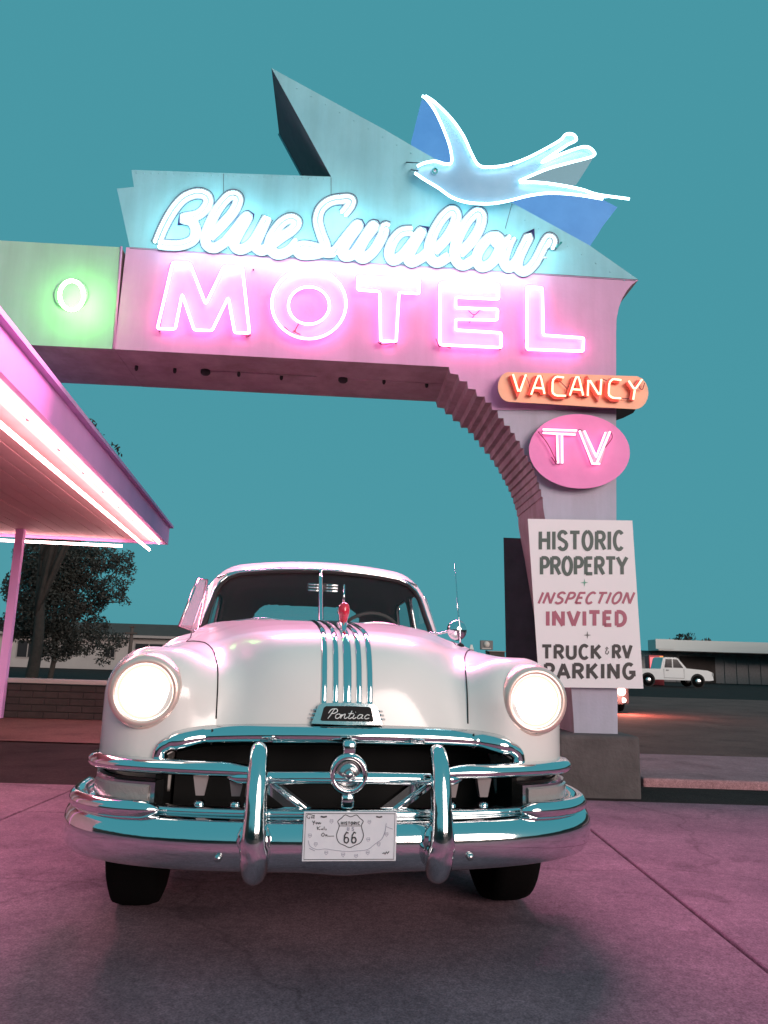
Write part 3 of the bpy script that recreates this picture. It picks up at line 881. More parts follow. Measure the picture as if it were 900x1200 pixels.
words = [([[(0.02, 0.006), (-0.0, 0.012), (-0.006, 0.004), (0.002, -0.002), (0.004, 0.004)], [(0.008, 0.003), (0.012, 0.005), (0.009, 0), (0.014, 0.001)], [(0.018, 0.010), (0.016, 0), (0.020, 0.001)]], (-0.137, 0.056)),
         ([[(0, 0.010), (0.004, 0.004), (0.008, 0.010), (0.003, -0.003)], [(0.010, 0.004), (0.014, 0), (0.016, 0.004), (0.012, 0.005)], [(0.019, 0.005), (0.020, 0), (0.024, 0.005), (0.025, 0), (0.028, 0.004)]], (-0.124, 0.038)),
         ([[(0, 0.010), (0.002, 0)], [(0.010, 0.010), (0.002, 0.005), (0.010, 0)], [(0.013, 0.004), (0.014, 0)], [(0.020, 0.004), (0.016, 0.002), (0.020, 0)], [(0.023, 0.010), (0.023, 0)], [(0.028, 0.004), (0.030, 0.0), (0.026, 0)]], (-0.108, 0.020)),
         ([[(0.004, 0.010), (-0.001, 0.004), (0.004, -0.001), (0.009, 0.005), (0.004, 0.010)], [(0.012, 0.005), (0.013, 0), (0.017, 0.005), (0.018, 0), (0.040, 0.000)]], (-0.092, 0.001))]
for st, (ox, oy) in words:
    new('plate_script', join(*[flat_stroke(catmull([(ox + x, oy + y) for x, y in s], 3), 0.0008, pput, 0, 0.0012) for s in st]), M['ink'], plate, False, True)
rl = catmull([(-0.135, -0.012), (-0.128, -0.030), (-0.105, -0.040), (-0.080, -0.038), (-0.050, -0.042), (-0.010, -0.046), (0.030, -0.044), (0.060, -0.040), (0.085, -0.022), (0.105, -0.008), (0.115, 0.016), (0.118, 0.040)], 3)
new('route_line', join(flat_stroke(rl, 0.0007, pput, 0, 0.001), flat_stroke([(0.118, 0.030), (0.140, 0.022)], 0.0007, pput, 0, 0.001), flat_stroke([(-0.130, -0.036), (-0.112, -0.044)], 0.0009, pput, 0, 0.001)), M['ink_soft'], plate, False, True)
for x, z in [(-0.062, 0.046), (-0.130, 0.002), (-0.110, -0.024), (-0.075, -0.050), (-0.020, -0.056), (0.022, -0.060), (0.060, -0.050), (0.095, -0.024), (0.060, -0.010), (0.120, 0.006), (0.062, 0.044)]:
    b = 0.0055
    new('plate_emblem', join(tube([pp_(x + q[0] * b, z + q[1] * b) for q in [(-0.8, 1), (0.8, 1), (1, 0), (0, -1.2), (-1, 0)]], 0.0006, 4, True), flat_stroke([(x - b * 0.6, z + 0.001), (x + b * 0.6, z + 0.001)], 0.0008, pput, 0, 0.001)), M['ink_soft'], plate, False, True)
for x in (-0.088, 0.094):
    new('plate_emblem', flat_stroke([(x - 0.010, 0.061), (x, 0.059), (x + 0.010, 0.061)], 0.0022, pput, 0, 0.0012), M['ink'], plate, False, True)
new('plate_signature', flat_stroke([(0.108, -0.053), (0.114, -0.050), (0.116, -0.055), (0.122, -0.047), (0.124, -0.053), (0.130, -0.046)], 0.0010, pput, 0, 0.0012), M['ink'], plate, False, True)

# ================================================================== ground
M['concrete'] = mat('concrete', (0.320, 0.195, 0.232), 0.9, noise=(0.205, 0.128, 0.156), nscale=2.2, bump=0.10, bscale=110.0, spec=0.12)  # mauve base colour carries part of the pink neon light
def weather(m, speck=0.5, crack=0.0, stain=0.0):
    """grit, hairline cracks and oil spots worked over a material's base colour"""
    t = m.node_tree
    b = t.nodes['Principled BSDF']
    src = b.inputs['Base Color'].links[0].from_socket
    tc = t.nodes.new('ShaderNodeTexCoord')
    def mul(a, fac_socket, lo, hi, p0, p1):
        r = t.nodes.new('ShaderNodeValToRGB')
        r.color_ramp.elements[0].position = p0; r.color_ramp.elements[1].position = p1
        r.color_ramp.elements[0].color = (lo, lo, lo, 1); r.color_ramp.elements[1].color = (hi, hi, hi, 1)
        t.links.new(fac_socket, r.inputs['Fac'])
        x = t.nodes.new('ShaderNodeMix'); x.data_type = 'RGBA'; x.blend_type = 'MULTIPLY'; x.inputs['Factor'].default_value = 1.0
        t.links.new(a, x.inputs['A']); t.links.new(r.outputs['Color'], x.inputs['B'])
        return x.outputs['Result']
    n = t.nodes.new('ShaderNodeTexNoise'); n.inputs['Scale'].default_value = 150; n.inputs['Detail'].default_value = 3
    t.links.new(tc.outputs['Object'], n.inputs['Vector'])
    src = mul(src, n.outputs['Fac'], 1 - speck, 1 + speck * 0.6, 0.35, 0.65)
    n4 = t.nodes.new('ShaderNodeTexNoise'); n4.inputs['Scale'].default_value = 28; n4.inputs['Detail'].default_value = 6; n4.inputs['Roughness'].default_value = 0.75
    t.links.new(tc.outputs['Object'], n4.inputs['Vector'])
    src = mul(src, n4.outputs['Fac'], 0.72, 1.18, 0.3, 0.7)
    if crack:
        w_ = t.nodes.new('ShaderNodeTexNoise'); w_.inputs['Scale'].default_value = 3.0; w_.inputs['Detail'].default_value = 5
        t.links.new(tc.outputs['Object'], w_.inputs['Vector'])
        ad = t.nodes.new('ShaderNodeMix'); ad.data_type = 'RGBA'; ad.blend_type = 'LINEAR_LIGHT'; ad.inputs['Factor'].default_value = 0.18
        t.links.new(tc.outputs['Object'], ad.inputs['A']); t.links.new(w_.outputs['Color'], ad.inputs['B'])
        v = t.nodes.new('ShaderNodeTexVoronoi'); v.feature = 'DISTANCE_TO_EDGE'; v.inputs['Scale'].default_value = 0.42
        t.links.new(ad.outputs['Result'], v.inputs['Vector'])
        src = mul(src, v.outputs['Distance'], 1 - crack, 1.0, 0.001, 0.007)
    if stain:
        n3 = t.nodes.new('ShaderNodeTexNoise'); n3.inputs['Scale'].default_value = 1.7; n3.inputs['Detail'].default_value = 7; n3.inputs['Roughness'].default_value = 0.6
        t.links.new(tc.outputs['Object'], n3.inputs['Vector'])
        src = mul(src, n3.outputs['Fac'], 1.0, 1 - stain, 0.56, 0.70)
    t.links.new(src, b.inputs['Base Color'])
    return m
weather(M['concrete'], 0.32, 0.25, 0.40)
M['asphalt'] = mat('asphalt', (0.070, 0.048, 0.046), 0.95, noise=(0.045, 0.033, 0.032), nscale=1.2, bump=0.4, bscale=120.0, spec=0.05)
M['road'] = mat('road_asphalt', (0.27, 0.135, 0.12), 0.9, noise=(0.17, 0.086, 0.078), nscale=0.8, bump=0.3, bscale=90.0, spec=0.08)  # reddened base colour stands in for lamp glow on the road
M['kerb'] = mat('kerb_concrete', (0.52, 0.27, 0.29), 0.9, noise=(0.40, 0.20, 0.22), nscale=3.0, bump=0.3, spec=0.1)  # pink light that does not reach here is put into the colour
gr = new('ground', ([(-1500, -300, -0.06), (1500, -300, -0.06), (1500, 2500, -0.06), (-1500, 2500, -0.06)], [(0, 1, 2, 3)]), M['asphalt'])
tag(gr, kind='structure')
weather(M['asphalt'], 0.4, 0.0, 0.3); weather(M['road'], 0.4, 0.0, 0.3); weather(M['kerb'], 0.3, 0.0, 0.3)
# forecourt of cast concrete slabs; slab edges follow the joints seen at the right
fc = bpy.data.objects.new('forecourt', None); COL.objects.link(fc); fc['kind'] = 'structure'; ROOT[fc.name] = (np.zeros(3), 0.0)
xs = [-9.2, -6.5, -4.0, -2.25, 1.36, 3.1, 4.9, 6.7]
ys = [-2.4, 1.3, 5.12, 6.16]
for i in range(len(xs) - 1):
    for j in range(len(ys) - 1):
        x0, x1, y0, y1 = xs[i], xs[i + 1], ys[j], ys[j + 1]
        dz = random.uniform(-0.003, 0.003)
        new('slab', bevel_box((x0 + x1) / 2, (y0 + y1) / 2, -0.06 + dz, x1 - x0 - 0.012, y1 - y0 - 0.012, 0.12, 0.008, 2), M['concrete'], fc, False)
new('slab_bed', box(-1.25, 1.88, -0.055, 15.88, 8.54, 0.05), M['seam'], fc)
# low gutter behind the forecourt, then a raised pavement and the street
new('gutter', box(-1.25, 6.62, -0.05, 15.9, 0.90, 0.05), M['asphalt'], fc)
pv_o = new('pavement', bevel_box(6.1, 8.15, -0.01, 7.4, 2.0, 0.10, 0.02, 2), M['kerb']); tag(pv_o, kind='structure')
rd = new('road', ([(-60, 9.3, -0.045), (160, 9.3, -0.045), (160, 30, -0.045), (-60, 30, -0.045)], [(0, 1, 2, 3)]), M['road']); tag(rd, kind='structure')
#@@SIGN
# ================================================================== the arch sign
SY = 0.05                                                     # yaw of the sign plane
SX_, SN = np.array([math.cos(SY), math.sin(SY), 0]), np.array([-math.sin(SY), math.cos(SY), 0])
SP0 = on_ground(705, 930) + SN * 0.12                         # foot of the right-hand pillar's face
def S(px, py, dep=0.0):                                       # a sight line met with the sign plane, dep behind it
    return on_plane(px, py, SP0 + SN * dep, SN)
TH = 0.95                                                     # depth of the arch
sign = thing('arch_sign', 'tall stepped motel arch with pink block letters and white script neon', 'sign', SP0, SY)
M['blue_panel'] = mat('pale_blue_stucco', (0.27, 0.58, 0.64), 0.6, noise=(0.21, 0.49, 0.56), nscale=1.6, bump=0.06, bscale=30)
M['pink_panel'] = mat('pink_stucco', (0.68, 0.36, 0.57), 0.6, noise=(0.58, 0.31, 0.50), nscale=1.4, bump=0.06, bscale=30)
M['pillar'] = mat('lavender_stucco', (0.50, 0.47, 0.57), 0.7, noise=(0.42, 0.40, 0.50), nscale=2.0, bump=0.1, bscale=40)
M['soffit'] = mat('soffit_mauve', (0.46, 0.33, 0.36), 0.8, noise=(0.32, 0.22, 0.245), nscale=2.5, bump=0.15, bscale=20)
M['beam'] = mat('stucco_green_glow', (0.38, 0.58, 0.46), 0.6, noise=(0.33, 0.52, 0.40), nscale=1.5)  # green neon glow put into the stucco colour
def streaks(m, amt):
    """vertical rain and rust runs"""
    t = m.node_tree
    b = t.nodes['Principled BSDF']
    src = b.inputs['Base Color'].links[0].from_socket
    tc = t.nodes.new('ShaderNodeTexCoord')
    mp = t.nodes.new('ShaderNodeMapping'); mp.inputs['Scale'].default_value = (4.5, 4.5, 0.5)
    t.links.new(tc.outputs['Object'], mp.inputs['Vector'])
    n = t.nodes.new('ShaderNodeTexNoise'); n.inputs['Scale'].default_value = 1.0; n.inputs['Detail'].default_value = 6; n.inputs['Roughness'].default_value = 0.65
    t.links.new(mp.outputs[0], n.inputs['Vector'])
    r = t.nodes.new('ShaderNodeValToRGB')
    r.color_ramp.elements[0].position = 0.30; r.color_ramp.elements[1].position = 0.60
    r.color_ramp.elements[0].color = (1 - amt, 1 - amt * 1.1, 1 - amt * 1.2, 1); r.color_ramp.elements[1].color = (1, 1, 1, 1)
    t.links.new(n.outputs['Fac'], r.inputs['Fac'])
    x = t.nodes.new('ShaderNodeMix'); x.data_type = 'RGBA'; x.blend_type = 'MULTIPLY'; x.inputs['Factor'].default_value = 1.0
    t.links.new(src, x.inputs['A']); t.links.new(r.outputs['Color'], x.inputs['B'])
    t.links.new(x.outputs['Result'], b.inputs['Base Color'])
for k_, a_ in (('blue_panel', 0.15), ('pink_panel', 0.11), ('pillar', 0.16), ('soffit', 0.30), ('beam', 0.12)): streaks(M[k_], a_)
def shift(pts, d): return [p + SN * d for p in pts]
def prism(name, front, m, parent, depth=TH, sidemat=None, dep0=0.0):
    o = new(name, slab(shift(front, dep0), shift(front, dep0 + depth)), m, parent)
    if sidemat:
        o.data.materials.append(sidemat)
        for p in o.data.polygons[1:]: p.material_index = 1
    return o
split_l, split_r = (152, 290), (748, 328)
dl = lambda x: 290 + (x - 152) * (38.0 / 596)
# upper blue panel with its fin; the diagonal drops to the pointed right end
up_px = [(154, 199), (157, 219), (137, 221), (152, dl(152) - 0.4), (748, 327.6), (690, 287), (600, 237.5), (485, 172), (450, 151.5), (333, 88), (318, 79.5), (388, 207)]
up_f = [S(*p) for p in up_px]
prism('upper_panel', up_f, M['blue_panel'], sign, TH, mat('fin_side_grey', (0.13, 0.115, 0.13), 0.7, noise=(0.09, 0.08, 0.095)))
# bright edge trim of the fin's rear corner and folded seams of the sheet metal
new('fin_edge', tube([S(318, 79.5) + SN * (TH + 0.0), S(388, 207) + SN * (TH + 0.0)], 0.016, 6), M['blue_panel'], sign, True)
# stepped soffit curve
steps = [(526, 430), (527.5, 437.5), (537, 439), (538.6, 446.6), (547.5, 447), (548.5, 455.5), (557.5, 456.4), (559, 464.5), (568, 464.7), (569, 471.7), (576, 471.7),
         (576.7, 480.5), (583, 481), (584, 490), (590, 490), (591, 498.6), (597.5, 499), (598.4, 507), (603, 507.5), (604.5, 516), (609, 516.7), (610, 525), (613.5, 525.5),
         (614.5, 533), (618, 533.6), (619, 541), (622.5, 541.5), (623, 549), (626, 549.5), (626.6, 557), (629, 557.5), (629.5, 565), (631.5, 565.5), (632, 573), (634, 573.5), (634.4, 582), (636, 582.5), (636.4, 594)]
leg = [(638.6, 607), (645, 640), (652, 680), (659, 720), (665, 760), (669, 800), (672, 840), (673.5, 872)]
low_px = [(148, dl(148)), (748, 328)] + [(741, 333), (735, 340), (729, 350), (725, 361), (722.5, 374), (722, 390), (722, 436)]
low_px += [(722, 480), (594, 480.4)]
brk = [q for q in steps if q[1] <= 480.6]
low_px = [(148, dl(148)), (748, 328.2), (741, 333), (735, 340), (729, 350), (725, 361), (722.5, 374), (722, 390), (722, 480)] + brk[::-1] + [(134, 409.2)]
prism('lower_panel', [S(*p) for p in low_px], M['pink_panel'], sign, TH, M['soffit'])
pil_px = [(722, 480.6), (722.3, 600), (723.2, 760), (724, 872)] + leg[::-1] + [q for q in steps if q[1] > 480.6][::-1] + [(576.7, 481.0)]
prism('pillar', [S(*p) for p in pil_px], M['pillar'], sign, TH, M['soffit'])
# left-hand run of the beam, carried on by a second pillar outside the picture
e0, e1 = S(142.5, 289.5), S(133.4, 409.0)
zt, zb = e0[2] - 0.002, e1[2]
bl = S(-330, 350)
beam_f = [np.array([e0[0], e0[1], zt]), np.array([e1[0], e1[1], zb]), np.array([bl[0], bl[1], zb]), np.array([bl[0], bl[1], zt])]
prism('beam', beam_f, M['beam'], sign, TH, M['soffit'])
lp = [np.array([bl[0] + 0.75, bl[1] + 0.04, zb - 0.002]), np.array([bl[0] + 0.6, bl[1] + 0.03, -0.05]), np.array([bl[0], bl[1], -0.05]), np.array([bl[0], bl[1], zb - 0.002])]
prism('pillar', lp, M['pillar'], sign, TH, M['soffit'])
# cover strip, seams, bolts under the beam
new('cover_strip', tube([e0 - SN * 0.004, e1 - SN * 0.004], 0.012, 5), M['pink_panel'], sign, True)
new('seam_line', tube([S(152, 291, -0.001), S(450, 310, -0.001), S(745, 329, -0.001)], 0.004, 4), mat('seam_grey', (0.2, 0.2, 0.25), 0.8), sign)
for px, py in [(160, 429), (205, 432), (241, 434), (280, 436), (330, 440), (402, 443), (450, 445), (500, 449)]:
    big = px in (241, 402)
    c = on_ground(px, py, zb - 0.004)
    new('soffit_fitting', lathe([(0.045 if big else 0.016, 0.0), (0.045 if big else 0.016, -0.03), (0.03 if big else 0.01, -0.045), (0.0001, -0.047)], c, (0, 0, 1), 16), M['seam'], sign, True)
    if big: new('conduit', tube([c + (0, 0, -0.008), c + SX_ * 1.05 + (0, 0, -0.008)], 0.008, 6), M['soffit'], sign, True)

for a, b in [((388, 208), (388, 240)), ((600, 238.5), (592, 268)), ((262, 203.5), (262, 226))]:
    new('sheet_seam', tube([S(*a, -0.0005), S(*b, -0.0005)], 0.0035, 4), mat('sheet_seam_dark', (0.10, 0.17, 0.20), 0.8), sign)
for k in range(26):
    t_ = k / 25
    px, py = 160 + t_ * 220, 202.5 + t_ * 7
    new('rivet', lathe([(0.007, 0), (0.005, -0.004), (0.0001, -0.005)], S(px, py, -0.001), SN, 8), M['blue_panel'], sign, True)
for k in range(24):
    t_ = (k + 0.5) / 24
    px, py = 340 + t_ * 400, 94 + (t_ * 400) * 0.587
    new('rivet', lathe([(0.007, 0), (0.005, -0.004), (0.0001, -0.005)], S(px, py + 5 - 3 * math.sin(t_ * math.pi), -0.001), SN, 8), M['blue_panel'], sign, True)
# ---- pink block letters: raised faces with a tube round each outline
M['letter_face'] = mat('letter_enamel', (0.78, 0.50, 0.61), 0.5, noise=(0.72, 0.45, 0.56), nscale=5)
M['pink_neon'] = neon('pink_neon', (1.0, 0.19, 0.52), 15.0)
M['white_neon'] = neon('white_blue_neon', (0.60, 0.95, 1.0), 13.5)
M['bird_neon'] = neon('bird_neon', (0.66, 0.95, 1.0), 6.5)
M['red_neon'] = neon('red_neon', (1.0, 0.30, 0.18), 6.5)
M['rose_neon'] = neon('rose_neon', (1.0, 0.42, 0.62), 4.2)
M['green_neon'] = neon('green_neon', (0.34, 1.0, 0.24), 42.0)
M['wire'] = mat('electrode_wire', (0.20, 0.02, 0.06), 0.5)
z4 = lambda x, y: (170 + x / 3.3333, 295 + y / 3.3333)
z5 = lambda x, y: (400 + x / 3.0, 310 + y / 3.0)
letters = {
    'M': [[z4(*q) for q in [(108, 42), (175, 45), (237, 205), (308, 58), (380, 60), (408, 318), (350, 316), (325, 178), (262, 308), (192, 306), (145, 165), (118, 302), (48, 300)]]],
    'T': [[z5(*q) for q in [(57, 42), (275, 55), (273, 103), (203, 98), (193, 271), (138, 268), (135, 95), (57, 89)]]],
    'E': [[z5(*q) for q in [(347, 65), (553, 72), (553, 122), (402, 115), (402, 152), (550, 157), (548, 195), (402, 193), (402, 230), (563, 240), (562, 292), (347, 282)]]],
    'L': [[z5(*q) for q in [(652, 78), (707, 82), (710, 248), (852, 258), (850, 305), (652, 298)]]],
}
def soft_corners(poly, k=0.10, mx=2.2):
    out = []
    n = len(poly)
    for i in range(n):
        p, a, b = np.array(poly[i]), np.array(poly[i - 1]), np.array(poly[(i + 1) % n])
        for q in (a, b):
            d = np.linalg.norm(q - p)
            pass
        da, db = np.linalg.norm(a - p), np.linalg.norm(b - p)
        out += [p + (a - p) / da * min(mx, da * k), p + ((a - p) / da * min(mx, da * k) + (b - p) / db * min(mx, db * k)) * 0.28, p + (b - p) / db * min(mx, db * k)]
    return out
def block_letter(poly, holes=()):
    face = [S(*p, 0) for p in poly]
    o = prism('block_letter', face, M['letter_face'], sign, 0.018, M['wire'], -0.0185)
    new('neon_tube', tube([S(*p, -0.075) for p in soft_corners(poly)], 0.0125, 8, True), M['pink_neon'], o, True)
    return o
for ch in 'MTEL': lo_ = block_letter(letters[ch][0])
# the O is a ring
oc = [z4(640 + 145 * math.cos(a), 203 + 137 * math.sin(a)) for a in np.linspace(0, 2 * math.pi, 48, endpoint=False)]
ic = [z4(640 + 80 * math.cos(a), 210 + 73 * math.sin(a)) for a in np.linspace(0, 2 * math.pi, 48, endpoint=False)]
V_ = [S(*p, -0.0185) for p in oc] + [S(*p, -0.0185) for p in ic] + [S(*p, -0.0005) for p in oc] + [S(*p, -0.0005) for p in ic]
F_ = []
for i in range(48):
    j = (i + 1) % 48
    F_ += [(i, j, 48 + j, 48 + i), (i, 96 + i, 96 + j, j), (48 + i, 48 + j, 144 + j, 144 + i)]
ol = new('block_letter', (V_, F_), M['letter_face'], sign)
new('neon_tube', tube([S(*p, -0.075) for p in oc], 0.0125, 8, True), M['pink_neon'], ol, True)
new('neon_tube', tube([S(*p, -0.075) for p in ic], 0.0125, 8, True), M['pink_neon'], ol, True)
# electrodes and loose wiring at the letters' feet
wires = [[(289, 389), (283, 392), (294, 393), (288, 395), (291, 391)], [(352, 376), (346, 388), (352, 392)], [(333, 383), (341, 390), (352, 396), (362, 397)], [(344, 372), (349, 377), (355, 380)],
         [(443, 401), (448, 404), (456, 403), (464, 402)], [(511, 397), (515, 406), (521, 403), (528, 408), (518, 404)], [(549, 364), (556, 369), (563, 363), (570, 362)], [(556, 369), (550, 378)],
         [(615, 398), (618, 409), (626, 410), (632, 411)], [(194, 345), (190, 368), (187, 384)]]
for wr in wires: new('electrode_wire', tube(catmull([S(*p, -0.035 - 0.02 * (i % 2)) for i, p in enumerate(wr)], 4), 0.0045, 5), M['wire'], sign, True)
for px, py in [(187, 388), (291, 391), (345, 388), (362, 396), (446, 402), (464, 402), (515, 404), (586, 409), (618, 409), (683, 412), (418, 326), (492, 329), (200, 309), (297, 316)]:
    new('tube_stand', tube([S(px, py, -0.001), S(px, py, -0.072)], 0.008, 6), M['wire'], sign, True)

# ---- white script, letter by letter: raised strokes edged in violet with twin tubes
M['script_face'] = mat('script_enamel', (0.30, 0.36, 0.39), 0.5)
M['script_edge'] = mat('script_violet_edge', (0.022, 0.022, 0.10), 0.5, spec=0.2)
q1 = lambda x, y: (165 + x / 4.5, 210 + y / 4.5)
q2 = lambda x, y: (340 + x / 4.5, 210 + y / 4.5)
q3 = lambda x, y: (500 + x / 5.0, 210 + y / 5.0)
script_letters = [
    [q1(*p) for p in [(85, 338), (118, 258), (168, 168), (228, 100), (300, 74), (350, 92), (350, 138), (302, 188), (225, 206), (268, 222), (290, 268), (275, 320), (215, 347), (140, 348), (92, 342)]],
    [q1(*p) for p in [(365, 305), (430, 240), (490, 168), (514, 112), (500, 86), (462, 92), (410, 152), (366, 232), (344, 300), (348, 346), (390, 362), (440, 335)]],
    [q1(*p) for p in [(440, 338), (500, 268), (548, 205), (562, 204), (516, 285), (492, 345), (530, 370), (592, 332), (650, 232), (664, 208), (622, 300), (604, 350), (640, 376), (690, 345)]],
    [q1(*p) for p in [(690, 345), (742, 306), (802, 264), (824, 226), (790, 206), (738, 234), (690, 304), (680, 362), (722, 396), (780, 378), (828, 328)]],
    [q2(*p) for p in [(280, 184), (316, 138), (320, 108), (280, 104), (210, 117), (160, 160), (146, 222), (164, 290), (186, 350), (170, 382), (120, 396), (60, 396), (36, 372), (62, 352), (122, 358), (190, 386), (236, 384)]],
    [q2(*p) for p in [(236, 384), (290, 314), (346, 246), (358, 248), (310, 314), (276, 376), (290, 406), (338, 390), (396, 304), (432, 248), (442, 252), (390, 322), (360, 390), (386, 418), (440, 378), (488, 296), (500, 252), (520, 256)]],
    [q2(*p) for p in [(645, 272), (590, 278), (546, 322), (522, 388), (542, 428), (590, 402), (640, 342), (684, 282), (690, 284), (650, 352), (622, 410), (640, 438), (692, 414), (722, 388)]],
    [q3(*p) for p in [(45, 422), (110, 352), (160, 270), (174, 206), (146, 182), (96, 222), (46, 302), (16, 390), (22, 460), (66, 488), (130, 452)]],
    [q3(*p) for p in [(196, 436), (260, 367), (310, 286), (324, 216), (296, 192), (246, 236), (196, 320), (166, 402), (172, 474), (216, 504), (282, 468)]],
    [q3(*p) for p in [(420, 335), (370, 342), (312, 410), (292, 470), (322, 514), (380, 490), (424, 420), (430, 356), (402, 334), (408, 372), (450, 378), (492, 352)]],
    [q3(*p) for p in [(500, 338), (470, 405), (452, 480), (482, 518), (532, 472), (590, 350), (592, 354), (552, 430), (532, 508), (572, 540), (632, 490), (688, 384), (716, 344), (738, 362), (722, 402)]],
]
for li, st in enumerate(script_letters):
    P = catmull(st, 7)
    hw = 6.4
    rim = flat_stroke(P, 7.3, lambda x, y, d: S(x, y, -d), 0.001, 0.007 + 0.0012 * (li % 3))
    new('letter_rim', rim, M['script_edge'], sign)
    n = len(P)
    V_, F_ = [], []
    nn_ = []
    for i in range(n):
        t = P[min(i + 1, n - 1)] - P[max(i - 1, 0)]
        t /= np.linalg.norm(t) + 1e-9
        nn_.append(np.array([-t[1], t[0]]))
    base = -0.014 - 0.003 * (li % 2)
    for i in range(n):
        d1 = base - 0.012 * i / n                                        # each stroke climbs a little so crossings pass over
        a, b = P[i] + nn_[i] * hw, P[i] - nn_[i] * hw
        V_ += [S(*a, d1), S(*b, d1), S(*b, -0.001), S(*a, -0.001)]
    for i in range(n - 1):
        a, b = i * 4, i * 4 + 4
        F_.append((a, a + 1, b + 1, b))
        F_.append((a + 1, a + 2, b + 2, b + 1))
        F_.append((a + 3, a, b, b + 3))
    F_ += [(0, 3, 2, 1), ((n - 1) * 4, (n - 1) * 4 + 1, (n - 1) * 4 + 2, (n - 1) * 4 + 3)]
    o = new('script_letter', (V_, F_), M['script_face'], sign)
    o.data.materials.append(M['script_edge'])
    for p in o.data.polygons:
        if p.index % 3 != 0 or p.index >= len(F_) - 2: p.material_index = 1
    for sd_ in (-1, 1):
        T3 = [S(*(P[i] + nn_[i] * sd_ * 3.0), -0.135 - 0.02 * i / n) for i in range(0, n, 2)]
        new('neon_tube', tube(T3, 0.0105, 7), M['white_neon'], o, True)
new('glass_stub', tube([S(652, 290, -0.05), S(658, 284, -0.05)], 0.010, 6), mat('teal_glass', (0.02, 0.22, 0.22), 0.2), sign, True)
new('glass_stub', tube([S(636, 302, -0.05), S(641, 302, -0.05)], 0.010, 6), mat('grey_glass', (0.4, 0.4, 0.4), 0.2), sign, True)

# light that the lettering gives off to the forecourt
def sign_light(name, px, py, dep, sx, sy, col, power, parent, down=0.0):
    l = bpy.data.lights.new(name, 'AREA')
    l.shape = 'RECTANGLE'; l.size = sx; l.size_y = sy
    l.color = col; l.energy = power
    o = bpy.data.objects.new(name, l); COL.objects.link(o)
    p = S(px, py, dep)
    d = Vector(-SN * math.cos(down)) + Vector((0, 0, -math.sin(down)))
    org, yaw = ROOT[parent.name]
    o.parent = parent
    dd = p - org
    c, s_ = math.cos(yaw), math.sin(yaw)
    o.location = (c * dd[0] + s_ * dd[1], -s_ * dd[0] + c * dd[1], dd[2])
    q = Vector((c * d[0] + s_ * d[1], -s_ * d[0] + c * d[1], d[2]))
    o.rotation_euler = (-q).to_track_quat('Z', 'Y').to_euler()
    return o
sign_light('block_letter_light', 440, 362, -0.10, 3.4, 0.5, (1.0, 0.30, 0.58), 540, sign)

# ---- neon swallow over the diagonal
bz = lambda x, y: (470 + x / 3.2143, 100 + y / 3.2143)
bird = thing('neon_swallow', 'pale blue swallow outlined in white neon above the script', 'neon figure', S(600, 200, -0.10), SY)
out_px = [bz(*p) for p in [(92, 40), (130, 66), (190, 126), (236, 192), (266, 258), (292, 300), (330, 308), (400, 300), (470, 276), (540, 241), (600, 206), (622, 184), (650, 186), (660, 206), (606, 246), (530, 290),
       (600, 260), (690, 231), (726, 250), (720, 268), (640, 290), (560, 312), (490, 340), (446, 362), (520, 366), (600, 376), (680, 392), (740, 411), (800, 420), (760, 428), (740, 428), (660, 412), (560, 406), (480, 416), (400, 436), (330, 446),
       (250, 441), (190, 421), (140, 386), (90, 356), (52, 330), (62, 306), (92, 291), (130, 286), (165, 296), (190, 290), (186, 240), (166, 180), (130, 100)]]
M['bird'] = mat('swallow_blue_enamel', (0.30, 0.50, 0.66), 0.4, noise=(0.22, 0.42, 0.60), nscale=3)
M['bird_blue'] = mat('swallow_deep_blue', (0.10, 0.38, 0.86), 0.5, noise=(0.07, 0.31, 0.76), nscale=2.5)
bp_ = new('body_panel', slab([S(*p, -0.11) for p in out_px], [S(*p, -0.06) for p in out_px]), M['bird'], bird)
runs = [[(92, 40), (130, 66), (190, 126), (236, 192), (266, 258), (292, 300), (330, 308), (400, 300), (470, 276), (540, 241), (600, 206), (622, 184), (650, 186), (660, 206), (630, 222)],
        [(630, 222), (590, 248), (530, 290), (600, 260), (690, 231), (726, 250), (720, 268), (640, 290), (560, 312), (490, 340), (446, 360)],
        [(446, 364), (520, 366), (600, 376), (680, 392), (740, 411), (860, 428)],
        [(760, 428), (660, 412), (560, 406), (480, 416), (400, 436), (330, 446), (250, 441), (190, 421), (140, 386), (90, 356), (52, 330)],
        [(62, 304), (92, 291), (130, 286), (165, 296), (190, 290), (186, 240), (166, 180), (130, 100), (96, 52), (80, 40)]]
for r_ in runs: new('neon_tube', tube(catmull([S(*bz(*p), -0.155) for p in r_], 5), 0.0120, 8), M['bird_neon'], bird, True)
ey = [S(*bz(128 + 9 * math.cos(a), 322 + 10 * math.sin(a)), -0.13) for a in np.linspace(0, 2 * math.pi, 20, endpoint=False)]
new('eye_ring', tube(ey, 0.007, 6, True), mat('eye_teal', (0.05, 0.35, 0.33), 0.3), bird, True)
new('eye', lathe([(0.013, 0), (0.012, -0.012), (0.0001, -0.014)], S(*bz(128, 322), -0.111), SN, 14), mat('eye_white', (0.8, 0.85, 0.85), 0.3), bird, True)
for px, py in [(150, 80), (300, 306), (420, 300), (560, 236), (555, 370), (628, 382), (430, 434), (240, 442), (110, 366), (265, 260), (400, 436), (700, 396)]:
    new('tube_clip', tube([S(*bz(px, py), -0.105), S(*bz(px, py), -0.155)], 0.006, 6), M['script_edge'], bird, True)
